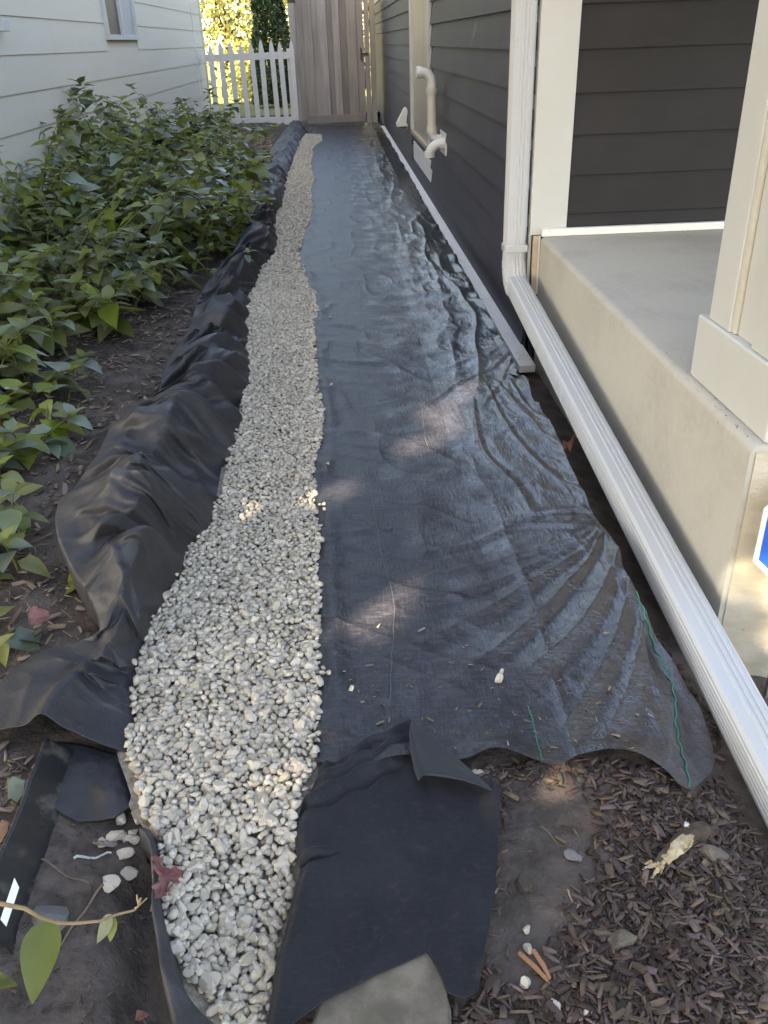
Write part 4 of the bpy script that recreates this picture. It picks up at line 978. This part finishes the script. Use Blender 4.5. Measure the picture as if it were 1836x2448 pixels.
for (a, b_), r, lab in [((295, 1330), .010, "white oval pebble beside the flap among mulch"), ((302, 1442), .011, "white pebble just above the orange wood splinters"), ((288, 1628), .013, "bright round pebble left of the orange wood splinters"),
                  ((448, 1768), .014, "largest white pebble in the lower mulch"), ((644, 1795), .012, "round white pebble beside a long mulch chip"), ((832, 1785), .010, "dull white pebble farthest along the lower mulch row"),
                  ((32, 445), .013, "white pebble peeking out under the fabric hem"), ((-5, 440), .012, "white pebble beside the fold under the fabric hem")]:
    x_, y_ = q8(a, b_); loose(x_, y_, r, lab, "pebble_stone")
x_, y_ = q8(838, 1400); loose(x_, y_, .030, "flat olive grey stone on top of the mulch", "rock", M['flag'], sc_=(1.2, .9, .45))
x_, y_ = q8(555, 905); loose(x_, y_, .022, "pale grey stone on bare soil left of the broken stick", "rock", M['rock'], sc_=(1.2, .9, .5))
x_, y_ = q8(1350, 915); loose(x_, y_, .030, "whitish lump of dry root fibre behind the broken stick", "root_clump", M['gravel_base'], sc_=(1.4, .9, .6))
x_, y_ = q8(295, 1085); loose(x_, y_, .026, "tan earth clod on the bare soil", "clod", M['soil'], sc_=(1.3, 1, .6))

# ------------------------------------------------------------------ mulch
def chip_lib(n, seed):
    r = random.Random(seed); out = []
    for _ in range(n):
        w = r.choice((.07, .09, .12, .16, .22))*r.uniform(.85, 1.2); h = w*r.uniform(.2, .6); b = r.uniform(-.2, .2)
        V = [(-.5+r.uniform(-.1, .1), -w, -h), (-.5+r.uniform(-.15, .1), w, -h), (-.5+r.uniform(-.1, .1), w*.8, h), (-.5+r.uniform(-.1, .1), -w*.8, h),
             (b*.2, -w*1.05, -h), (.0, w*1.05, -h), (0, w, h*1.1), (0, -w, h*1.1),
             (.5+r.uniform(-.1, .1), -w*r.uniform(.3, .9)+b, -h), (.5+r.uniform(-.1, .15), w*r.uniform(.3, .9)+b, -h), (.5+r.uniform(-.1, .1), w*.6+b, h*.8), (.5, -w*.6+b, h*.8)]
        Fc = [(0, 1, 2, 3), (8, 11, 10, 9)]
        for a in (0, 4): Fc += [(a, a+4, a+5, a+1), (a+1, a+5, a+6, a+2), (a+2, a+6, a+7, a+3), (a+3, a+7, a+4, a)]
        out.append((np.array(V), np.array(Fc)))
    return out
CHIPS = chip_lib(10, 5)
CHIPM = {}
def chip_mesh(k, m):
    if (k, m.name) not in CHIPM:
        V, Fc = CHIPS[k]; me = bpy.data.meshes.new("wood_chip"); me.from_pydata([tuple(v) for v in V], [], [tuple(int(q) for q in f) for f in Fc]); me.update(); me.materials.append(m)
        CHIPM[(k, m.name)] = me
    return CHIPM[(k, m.name)]
def scatter_chips(poly, n, m, dens, lo, hi, n_single, name, zfun=lay, lift=.006, gy_=None):
    poly = np.array(poly, float); got = []
    lo_xy = poly.min(0); hi_xy = poly.max(0)
    while sum(len(g) for g in got) < n:
        P = RNG.uniform(lo_xy, hi_xy, (6000, 2)); P = P[in_poly(P, poly)]
        w = on_ground(P[:, 0], P[:, 1]); area = (np.linalg.norm(w-np.array([0, 0, EYE]), axis=1)**3)
        keep = (RNG.uniform(0, 1, len(P)) < dens(P[:, 0], P[:, 1])) & (RNG.uniform(0, 1, len(P)) < np.clip(area/np.percentile(area, 90), 0, 1))
        got.append(w[keep])
    w = np.concatenate(got)[:n]; L = np.exp(RNG.uniform(np.log(lo), np.log(hi), n))
    az = RNG.uniform(0, 2*pi, n); tl = RNG.normal(0, .22, (n, 2)); R = flat_rot(az, tl)
    z = zfun(w[:, 0], w[:, 1])+lift*np.clip(L/.03, .2, 1)+RNG.uniform(-.005, .010, n)*np.clip(L/.03, .3, 1.2)
    S3 = np.stack([L, np.clip(L*RNG.uniform(.5, 1.0, n), .0035, .04), np.clip(L*.5, .003, .018)], 1)
    ordr = np.argsort(-L/np.linalg.norm(w-np.array([0, 0, EYE]), axis=1)); sing = set(ordr[:n_single].tolist())
    Vs, Fs, k0 = [], [], 0
    for i in range(n):
        k = i % 10; Mx = R[i]*S3[i][None, :]
        if i in sing:
            o = bpy.data.objects.new("wood_chip", chip_mesh(k, m)); o.matrix_world = Matrix.Translation((w[i, 0], w[i, 1], z[i])) @ Matrix(Mx.tolist()).to_4x4(); put(o, parent=ground)
        else:
            V, Fc = CHIPS[k]; Vs.append(V@Mx.T+np.array([w[i, 0], w[i, 1], z[i]])); Fs.append(Fc+k0); k0 += len(V)
    fast_mesh(name, np.concatenate(Vs), np.concatenate(Fs), m, parent=ground, kind='stuff')
Rm = np.array([(985, 1660), (1100, 1632), (1240, 1635), (1300, 1628), (1440, 1655), (1500, 1715), (1560, 1665), (1560, 1560), (1500, 1480), (1400, 1330), (1659, 1850), (1659, 2330), (880, 2330), (985, 2160), (1035, 2150), (1078, 1830), (1078, 1720)], float)*K
def dens_r(px_, py_):  # sparse where the soil lies bare
    x = px_/K; y = py_/K
    bare = np.exp(-((x-1200)/125)**2-((y-1760)/110)**2)+1.0*np.exp(-((x-1160)/120)**2-((y-1900)/120)**2)+.9*np.exp(-((x-1110)/70)**2-((y-2060)/90)**2)
    return np.clip(1.05-1.25*bare, .02, 1)*np.where(x > 1250, 1, .6)
scatter_chips(Rm, 9500, M['mulch'], dens_r, .004, .038, 200, "mulch")
Lm = np.array([(0, 560), (330, 560), (430, 640), (410, 700), (345, 800), (345, 850), (265, 890), (235, 925), (195, 1010), (145, 1060), (105, 1130), (135, 1200), (195, 1270), (225, 1330), (210, 1370), (80, 1400), (0, 1480), (-200, 1450), (-200, 560)], float)*K
scatter_chips(Lm, 7000, M['mulch_dry'], lambda a, b_: np.ones(len(a)), .012, .065, 70, "mulch")
Lb = np.array([(0, 1615), (95, 1640), (80, 1700), (30, 1830), (0, 1900), (-60, 1900), (-60, 1615)], float)*K
scatter_chips(Lb, 160, M['mulch_dry'], lambda a, b_: np.ones(len(a)), .015, .05, 20, "mulch")
Ls = np.array([(110, 1760), (270, 1760), (310, 1830), (320, 2000), (330, 2212), (0, 2212), (30, 2000)], float)*K
scatter_chips(Ls, 300, M['soil'], lambda a, b_: np.ones(len(a)), .006, .02, 8, "soil_crumbs")
Lf = np.array([(420, 300), (585, 285), (600, 330), (560, 385), (520, 430), (440, 400)], float)*K
scatter_chips(Lf, 1500, M['litter'], lambda a, b_: np.ones(len(a)), .03, .10, 6, "leaf_litter", lift=.05)
fabpoly = np.array([(860, 1250), (1300, 1250), (1450, 1640), (1000, 1640), (760, 1560), (720, 1400)], float)*K
def zfab(x_, y_):
    out = np.zeros(len(x_))
    for i in range(len(x_)):
        d = (W[::4, ::4, 0]-x_[i])**2+(W[::4, ::4, 1]-y_[i])**2; j = np.unravel_index(np.argmin(d), d.shape); out[i] = W[::4, ::4, 2][j]
    return out
scatter_chips(fabpoly, 150, M['mulch_dry'], lambda a, b_: sstep(1400, 1750, b_)+.05, .006, .022, 10, "crumbs", zfun=zfab, lift=.001)

# specks of grit and dead insects on the slab, the flashing and the column
def specks(pts, name, parent, lo=.002, hi=.007):
    Vs, Fs, k0 = [], [], 0
    for (x_, y_, z_) in pts:
        V, Fc = CHIPS[random.randrange(10)]; L_ = random.uniform(lo, hi); a_ = random.uniform(0, 6.28)
        Rz = np.array([[cos(a_), -sin(a_), 0], [sin(a_), cos(a_), 0], [0, 0, 1]])
        Vs.append((V*np.array([L_, L_*.9, L_*.5]))@Rz.T+np.array([x_, y_, z_])); Fs.append(Fc+k0); k0 += len(V)
    o = fast_mesh(name, np.concatenate(Vs), np.concatenate(Fs), M['bark'], kind='stuff'); o.parent = parent; o.matrix_parent_inverse = Matrix.Translation(-Vector(parent.location))
rr_ = random.Random(4)
specks([(1.13+.28*rr_.random()**2, rr_.uniform(2.3, 3.2), SL+.001) for _ in range(34)]+[(rr_.uniform(1.10, 1.13), rr_.uniform(2.1, 2.66), SL+.001) for _ in range(40)]
       +[(rr_.uniform(1.15, 2.2), 4.905-.03*rr_.random()**2, SL+.001) for _ in range(46)]+[(rr_.uniform(1.3, 2.2), rr_.uniform(2.8, 4.8), SL+.001) for _ in range(26)], "grit", porch)
specks([(WX-.022-.02*rr_.random()**2, rr_.uniform(4.65, 8.5), -.105) for _ in range(120)]+[(rr_.uniform(.985, 1.06), rr_.uniform(4.63, 4.85), -.105) for _ in range(30)], "grit", house, .003, .012)
# stones that strayed from the bed
for q_ in range(15):
    if q_ % 3: t_ = rr_.uniform(.42, .98); a_, b_ = GR[int(t_*(len(GR)-6))]; a_ += rr_.uniform(4, 34)
    else: t_ = rr_.uniform(.45, .70); a_, b_ = GL[int(t_*(len(GL)-1))]; a_ -= rr_.uniform(2, 16)
    b_ += rr_.uniform(-14, 14); p = on_fabric(a_, b_, .006) if q_ % 3 else gp(a_, b_, .05)
    if p[1] > 1.35: stone_obj("stray_stone", p[0], p[1], p[2], (.011*rr_.uniform(.7, 1.2), .010, .007), ROT[q_], q_, label="small pale gravel stone strayed onto the black cloth beside the gravel", cat="stone", group="stray stones beside the gravel")

# ------------------------------------------------------------------ sticks, roots, fallen leaves
def stick(pxs, r, m, label, cat="twig", name="twig", lift=.006, seg=6):
    P = []
    for i, (a, b_) in enumerate(smooth_poly(np.array(pxs, float), 1)):
        p = gp(a, b_); z = float(lay(p[0], p[1]))+lift; P.append((p[0], p[1], z+.006*sin(i*1.3)))
    n = len(P)
    return MB().tube(P, [r*(1-.5*i/n) for i in range(n)], seg).build(name, m, True, label=label, cat=cat)
stick([q6(410, 680), q6(470, 655), q6(540, 640), q6(615, 625)], .0035, M['leaf_white'], "pale peeled root lying across the bare soil")
stick([q6(575, 790), q6(520, 860), q6(440, 980), q6(370, 1080), q6(310, 1160)], .003, M['twig'], "long thin brown root trailing down the bare soil")
stick([q6(235, 710), q6(330, 760), q6(390, 785), q6(490, 808)], .0025, M['twig'], "thin dark rootlet crossing near the plastic edging")
stick([q6(670, 925), q6(620, 970), q6(575, 1008)], .002, M['twig'], "short straight rootlet beside the liner")
stick([q6(720, 1370), q6(790, 1460), q6(830, 1395)], .003, M['twig'], "forked pale twig in the hollow by the liner")
stick([q8(365, 740), q8(430, 775), q8(500, 850)], .002, M['twig'], "curved thin twig on bare soil below the fabric hem")
stick([q8(525, 1100), q8(540, 1150), q8(600, 1180), q8(580, 1205)], .002, M['twig'], "hooked pale rootlet in the middle of the bare soil")
stick([q8(1600, 760), q8(1480, 800), q8(1400, 900), q8(1340, 970)], .0025, M['twig'], "long pale root running out from under the downspout")
stick([q8(1450, 880), q8(1500, 920), q8(1545, 960)], .005, M['twig'], "short bent root beside the whitish clump")
stick([q8(720, 1100), q8(830, 1050), q8(950, 1000)], .003, M['twig'], "slim twig poking left from the broken stick")
stick([q8(1500, 1120), q8(1570, 1200), q8(1650, 1320)], .002, M['twig'], "fine rootlet at the right frame edge")
# broken branch stub with exposed wood
root = empty("broken_stick", tuple(gp(1500, 2010)), "broken branch stub with exposed orange wood lying in the mulch", "stick")
q7 = lambda a, b_: np.array([1500+a*.2025, 1900+b_*.2025])
pa = [q7(930, 400), q7(720, 500), q7(520, 680), q7(330, 800), q7(250, 830)]
def stub(pxs, rr, m, name, off=0.0, seg=9, jag=0.0):
    P = []
    for a, b_ in pxs:
        p = gp(a, b_); P.append((p[0], p[1], float(lay(p[0], p[1]))+.014+off))
    P = resample(P, 14); rr = np.interp(np.linspace(0, 1, 14), np.linspace(0, 1, len(rr)), rr)
    b = MB(); b.tube([tuple(q) for q in P], list(rr), seg)
    for v in b.b.verts:
        v.co += Vector((random.gauss(0, jag), random.gauss(0, jag), random.gauss(0, jag)))
    b.build(name, m, False, parent=root)
stub([q7(960, 380), q7(880, 420), q7(720, 470), q7(520, 640), q7(380, 760), q7(330, 800)], [.012, .026, .022, .017, .015, .006], M['bark'], "bark", 0, 10, .0022)
stub([q7(800, 440), q7(700, 540), q7(540, 680), q7(440, 770)], [.006, .0165, .0145, .010], M['heartwood'], "heartwood", .007, 8, .0018)
for (x0_, y0_, x1_, y1_, r_) in ((440, 760, 330, 920, .006), (400, 790, 290, 970, .0045), (380, 800, 250, 840, .006), (300, 800, 180, 860, .003), (420, 820, 400, 900, .003), (290, 770, 210, 800, .0035)):
    stub([q7(x0_, y0_), q7((x0_+x1_)/2, (y0_+y1_)/2), q7(x1_, y1_)], [r_, r_*.8, r_*.15], M['heartwood'], "splinter", .006, 5, .001)
stub([q7(700, 440), q7(690, 400), q7(680, 360)], [.004, .008, .002], M['leaf_white'], "splinter", .018, 5, .001)
adopt(root)
for (a, b_), L_, az_, lab in [((340, 1570), .07, .9, "orange wood splinter above the round bright pebble"), ((385, 1560), .06, 1.2, "shorter orange wood splinter beside the first")]:
    x_, y_ = q8(a, b_); p = gp(x_, y_); o = bpy.data.objects.new("wood_splinter", chip_mesh(3, M['leaf_brown']))
    o.matrix_world = Matrix.Translation((p[0], p[1], float(lay(p[0], p[1]))+.02)) @ Matrix.Rotation(-az_, 4, 'Z') @ Matrix.Diagonal((L_, .04, .025, 1)); put(o, lab, "wood splinter")

def flat_leaf(name, pts, z, m, label, curl=.015, centre=None, cat="fallen leaf"):
    """a leaf outlined in source pixels, lying at height z above the soil with curled rim"""
    pts = np.array(pts, float); w = on_ground(pts[:, 0], pts[:, 1]); base = w.mean(0)
    zb_ = z
    V = [(base[0], base[1], zb_+.004)]
    for i, p in enumerate(w):
        mid = base*.5+p*.5; V.append((mid[0], mid[1], zb_+curl*.35+.004*sin(i*2.1)))
    for i, p in enumerate(w): V.append((p[0], p[1], zb_+curl*(.6+.6*sin(i*1.7))))
    n = len(w); Fc = []
    for i in range(n):
        j = (i+1) % n; Fc += [(0, 1+i, 1+j), (1+i, 1+n+i, 1+n+j, 1+j)]
    return mesh_obj(name, V, Fc, m, True, label=label, cat=cat)
flat_leaf("maple_leaf", [q6(*p) for p in [(878, 800), (892, 796), (898, 778), (918, 788), (938, 812), (930, 830), (952, 842), (985, 858), (1012, 846), (1030, 862), (1056, 866), (1046, 890), (1058, 908), (1030, 918), (1040, 940), (1005, 946), (985, 940), (970, 958), (982, 985), (962, 998), (968, 1018), (940, 1016), (915, 1030), (898, 1044), (902, 1005), (888, 985), (880, 962), (915, 945), (928, 925), (918, 895), (888, 862), (896, 830)]], .045, M['maple_red'], "dusty red maple leaf resting on the gravel by the liner", .006)
flat_leaf("fallen_leaf", [q6(*p) for p in [(68, 350), (95, 325), (160, 335), (150, 400), (120, 470), (85, 450), (62, 440)]], .03, M['leaf_pale_glare'], "pale green fallen leaf left of the plastic edging", .012)
flat_leaf("fallen_leaf", [q6(*p) for p in [(0, 625), (40, 575), (72, 570), (60, 620), (30, 700), (0, 720)]], .03, M['leaf_brown'], "rusty brown fallen leaf at the left frame edge", .012)
flat_leaf("fallen_leaf", [q6(*p) for p in [(755, 1600), (770, 1560), (800, 1540), (832, 1548), (825, 1590), (790, 1600)]], -.03, M['leaf_brown'], "curled orange brown leaf in the hollow by the liner", .018)
flat_leaf("fallen_leaf", [(330, 2000+0) for _ in ()] or [(82, 1510), (95, 1500), (128, 1508), (132, 1520), (105, 1545), (85, 1545), (80, 1528)], .07, M['maple_red'], "dark red leaf beside the small green plant above the flap", .01)
flat_leaf("fallen_leaf", [(1100+.2712*a, 800+.2712*b_) for a, b_ in [(885, 1170), (890, 1130), (930, 1110), (960, 1080), (1000, 1065), (1010, 1110), (975, 1140), (960, 1175), (930, 1190)]], -.06, M['leaf_brown'], "curled brown leaf caught under the downspout run", .05)
# leafy twig hanging in over the bottom left soil
tw = empty("hanging_twig", tuple(gp(60, 2200, .2)), "tan twig with two green leaves reaching in over the soil", "twig")
def at_h(px_, py_, h): return Vector(gp(px_, py_, h))
tp = [at_h(*q6(a, b_), .20) for a, b_ in [(-60, 960), (60, 985), (140, 1000), (230, 1050), (330, 1082), (420, 1085), (560, 1072), (660, 1035), (760, 1010), (785, 985)]]
MB().tube(tp, [.0045-.0003*i for i in range(len(tp))], 7).build("stem", M['twig'], True, parent=tw)
for (x0_, y0_, x1_, y1_), wd, mt in (((260, 1062, 190, 1530), .30, 'leaf'), ((640, 1035, 535, 1205), .30, 'leaf_pale_glare'), ((640, 1040, 622, 1200), .26, 'leaf_mid')):
    a_ = at_h(*q6(x0_, y0_), .20); b2 = at_h(*q6(x1_, y1_), .16); Ls_ = (b2-a_).length
    V, Fc = leaf_shape(12, wd, .15, .12, .05); m_ = frame(a_, b2-a_, 0, Ls_)
    Vw = V@np.array(m_)[:3, :3].T+np.array(m_)[:3, 3]
    fast_mesh("leaf", Vw, Fc, M[mt], True, parent=tw)
tip = MB()
for q_ in range(5):
    a_ = tp[-1]; tip.tube([a_, a_+Vector((random.uniform(-.02, .02), random.uniform(-.01, .025), random.uniform(-.01, .015)))], .0016, 4)
tip.build("dry_tip", M['heartwood'], parent=tw)
adopt(tw)
# blades resting near the bottom left corner
flat_leaf("green_leaf", [q6(*p) for p in [(0, 1580), (60, 1568), (130, 1590), (180, 1630), (190, 1660), (0, 1700)]], .10, M['leaf_mid'], "blurred green leaf cut off by the bottom left corner", .02, cat="leaf")

# ------------------------------------------------------------------ plastic edging and tag
ED = smooth_poly([q6(280, 120), q6(200, 330), q6(110, 600), q6(30, 790), q6(-60, 1010), q6(-140, 1250)], 2)
ep = on_ground(ED[:, 0], ED[:, 1], .0)
b = bmesh.new(); rings = []
for p in ep:
    z = float(lay(p[0], p[1]))
    rings.append([b.verts.new((p[0]+dx, p[1], z+dz)) for dx, dz in ((.0, -.05), (-.004, .052), (.004, .062), (.013, .056), (.016, .046), (.06, .012), (.075, -.03))])
for A_, B_ in zip(rings[:-1], rings[1:]):
    for i in range(6): b.faces.new((A_[i], A_[i+1], B_[i+1], B_[i]))
me = bpy.data.meshes.new("lawn_edging"); b.to_mesh(me); b.free(); me.materials.append(M['plastic'])
me.polygons.foreach_set("use_smooth", [True]*len(me.polygons))
edg = put(bpy.data.objects.new("lawn_edging", me), "muddy black plastic edging strip between the bed and dug soil", "garden edging")
tg = [on_ground(np.array([q6(*p)[0]]), np.array([q6(*p)[1]]), .06)[0] for p in ((82, 825), (108, 880), (35, 1100), (2, 1060))]
mesh_obj("price_tag", [tuple(p) for p in tg]+[tuple(p-np.array([0, 0, .002])) for p in tg], [(0, 1, 2, 3), (7, 6, 5, 4), (0, 4, 5, 1), (1, 5, 6, 2), (2, 6, 7, 3), (3, 7, 4, 0)], M['tag'], parent=edg)

# ------------------------------------------------------------------ yard sign by the porch end
sg = empty("yard_sign", (1.26, 1.93, 0), "blue octagonal yard sign with white border in front of the porch end", "sign")
def octo(y, g, h, w):
    c_ = .062; X0, X1, Z0, Z1 = 1.092+g, 1.092+w-g, .19+g, .19+h-g; cc = c_-.4*g
    return [(X0, y, Z0+cc), (X0+cc, y, Z0), (X1-cc, y, Z0), (X1, y, Z0+cc), (X1, y, Z1-cc), (X1-cc, y, Z1), (X0+cc, y, Z1), (X0, y, Z1-cc)]
MB().prism(octo(1.94, 0, .29, .30), (0, .006, 0)).build("border", M['signwhite'], parent=sg)
MB().prism(octo(1.936, .012, .29, .30), (0, .003, 0)).build("panel", M['blue'], parent=sg)
MB().box(1.225, 1.255, 1.947, 1.962, -.35, .3).build("stake", M['rock'], parent=sg)
adopt(sg)

# ------------------------------------------------------------------ trees
def scatter_leaves(n, sampler, size, m, name, parent, keep=None, flat=.0, lean=None):
    C_ = sampler(n)
    if keep is not None: C_ = C_[keep(C_)]
    n = len(C_); R = rand_rot(n); s = RNG.uniform(.7, 1.3, n)*size
    base = np.array([(-.5, 0, 0), (-.1, .32, .05), (.5, 0, 0), (-.1, -.32, .05)])
    V = np.einsum('nij,vj->nvi', R, base)*s[:, None, None]+C_[:, None]
    Fc = (np.array([[0, 1, 2, 3]])[None]+(np.arange(n)*4)[:, None, None]).reshape(-1, 4)
    return fast_mesh(name, V.reshape(-1, 3), Fc, m, parent=parent, kind='stuff')
def blob(cs):
    cs = [(np.array(c_), np.array(r_)) for c_, r_ in cs]; vol = np.array([r_.prod() for _, r_ in cs]); vol = vol/vol.sum()
    def f(n):
        k = RNG.choice(len(cs), n, p=vol); d = RNG.normal(size=(n, 3)); d /= np.linalg.norm(d, axis=1)[:, None]
        rr = RNG.uniform(0, 1, n)**.42
        return np.array([cs[i][0] for i in k])+d*rr[:, None]*np.array([cs[i][1] for i in k])
    return f
def trunk_mb(x, y, h, r, limbs, seed=0):
    b = MB(); rr = random.Random(seed)
    P = [(x+.12*sin(i*.9+seed), y+.1*cos(i*.7+seed), -.1+h*i/8) for i in range(9)]
    b.tube(P, [r*(1-.55*i/8)*(1.25 if i == 0 else 1) for i in range(9)], 10)
    for (dx, dy, dz) in limbs:
        s = Vector(P[rr.choice((4, 5, 6))]); e = Vector((x+dx, y+dy, h*.6+dz)); b.tube([s, s.lerp(e, .5)+Vector((0, 0, .3)), e], [r*.45, r*.3, r*.1], 7)
    return b
# sun flecks: places where the canopy is open towards the sun
FLECK = []
def fleck(p, r, q=.97): FLECK.append((np.array(p, float), r, q))
for (dx_, dy_, r) in [(945, 955, .085), (900, 972, .06), (990, 925, .07), (975, 880, .075), (1035, 848, .06), (930, 900, .05), (815, 1305, .10), (860, 1290, .075), (715, 1030, .06), (745, 1072, .06)]:
    fleck(gd(dx_, dy_), r)
for (dx_, dy_, r) in [(590, 1110, .06), (630, 1085, .05), (550, 1130, .045), (548, 1645, .04), (600, 1715, .04), (655, 1690, .04), (430, 1735, .03), (680, 1380, .035), (310, 960, .05), (250, 1000, .04)]:
    fleck(gd(dx_, dy_), r*1.1, .62)
for (dx_, dy_, r) in [(1190, 1710, .06), (1245, 1690, .05), (1145, 1850, .04), (1240, 1985, .03), (860, 2150, .025), (800, 2200, .02), (1160, 2085, .04), (1200, 2195, .03)]:
    fleck(gd(dx_, dy_), r, .62)
fleck((1.30, 2.05, -.02), .09, .85); fleck((1.45, 2.05, .0), .10, .85); fleck((1.2, 2.05, .02), .05, .7); fleck((1.085, 7.25, 1.66), .05, .8); fleck((1.09, 2.40, .15), .03, .4); fleck((1.09, 3.1, .33), .02, .3)
Sv = np.array(SUN)
def open_sky(C_):
    keep = np.ones(len(C_), bool)
    for p, r, q_ in FLECK:
        d = C_-p; t = d@Sv; perp = np.linalg.norm(d-t[:, None]*Sv, axis=1)
        keep &= ~((perp < r*1.15+.06) & (RNG.uniform(0, 1, len(C_)) < q_))
    return keep
st_ = empty("shade_tree", (-6.6, -4.6, 0), "big leafy shade tree beyond the near left corner of the yard", "tree")
trunk_mb(-6.6, -4.6, 7.5, .28, [(2, 1, 1.5), (-1.5, 2, 2), (1, -2, 1), (2.5, 2.5, 2.5), (-2, -1, 2)], 3).build("trunk", M['bark'], True, parent=st_)
cs = [((-6.0, -3.4, 6.0), (3.4, 3.2, 2.8)), ((-5.2, -1.2, 6.6), (2.4, 2.2, 2.6)), ((-4.2, -5.0, 4.8), (2.8, 2.4, 2.6)), ((-3.2, -6.2, 3.2), (2.6, 1.8, 2.0)), ((-5.6, .4, 8.4), (2.4, 2.6, 2.6)), ((-4.4, -2.4, 9.0), (2.8, 2.8, 2.6)), ((-6.0, .4, 4.6), (1.8, 1.8, 2.0)), ((-5.6, -4.6, 8.2), (2.6, 2.4, 2.2))]
scatter_leaves(42000, blob(cs), .26, M['shadeleaf'], "crown", st_, keep=open_sky)
adopt(st_)
# beyond the fence
ev = empty("evergreen_tree", (-1.62, 25.6, 0), "narrow dark green conical evergreen behind the picket fence", "tree")
trunk_mb(-1.62, 25.6, 3.4, .07, [], 1).build("trunk", M['bark'], True, parent=ev)
def cone(n):
    t = RNG.uniform(0, 1, n)**1.25; a = RNG.uniform(0, 2*pi, n); r = .60*np.clip(1-t, 0, 1)**.62*(.72+.28*RNG.uniform(0, 1, n)**.5)*(1+.16*np.sin(a*5+t*17))
    return np.stack([-1.60+r*np.cos(a), 25.6+r*np.sin(a), .15+4.3*t], 1)
scatter_leaves(11000, cone, .10, M['conifer'], "crown", ev); adopt(ev)
def bush(x, y, blobs, n, size, m, label, seed, h=3, grp=None, cat="tree", nm="tree"):
    t_ = empty(nm, (x, y, 0), label, cat, grp)
    trunk_mb(x, y, h, .10, [(.8, .3, .8), (-.8, .2, 1.0), (.2, -.5, 1.2)], seed).build("trunk", M['bark'], True, parent=t_)
    scatter_leaves(n, blob(blobs), size, m, "crown", t_); adopt(t_)
bush(-3.5, 31.5, [((-3.3, 31, 3.0), (1.6, 1.4, 2.8)), ((-2.3, 31.5, 1.2), (1.4, 1.2, 1.5)), ((-4.6, 32, 4.2), (1.8, 1.5, 2.2))], 3800, .17, M['sunleaf'], "sunlit yellow tree glowing behind the left pickets", 4, nm="yellow_tree")
bush(-1.2, 33.0, [((-1.2, 33, 3.2), (1.8, 1.4, 2.8)), ((-.4, 32.4, 1.4), (1.4, 1.2, 1.5))], 3600, .17, M['sunleaf'], "sunlit yellow green tree behind the evergreen", 6, nm="yellow_tree")
bush(-5.5, 29.5, [((-5.4, 29.5, 4.6), (1.5, 1.3, 1.6)), ((-4.6, 29.0, 5.4), (1.2, 1.0, 1.2))], 1500, .2, M['conifer'], "dark green tree crown at the end of the cream wall", 8, h=4, nm="dark_tree")
bush(1.2, 34, [((1.2, 34, 3.5), (2.2, 1.8, 3.2))], 2500, .2, M['sunleaf'], "yellow green tree hidden behind the wooden gate", 9, nm="yellow_tree")
bush(-3.0, 38, [((-3.5, 38, 4.0), (4.0, 2.0, 4.0)), ((1.5, 39, 4.5), (4.0, 2, 4.2))], 5000, .3, M['conifer'], "broad green trees far behind the garden", 10, h=5, nm="far_tree")
rb = empty("garden_shrub", (-2.0, 27.5, 0), "low sunlit shrub seen between the pickets", "shrub")
scatter_leaves(2200, blob([((-2.4, 27.8, .6), (.7, .6, .7)), ((-1.3, 27.6, .5), (.6, .5, .55))]), .11, M['sunleaf'], "crown", rb); adopt(rb)
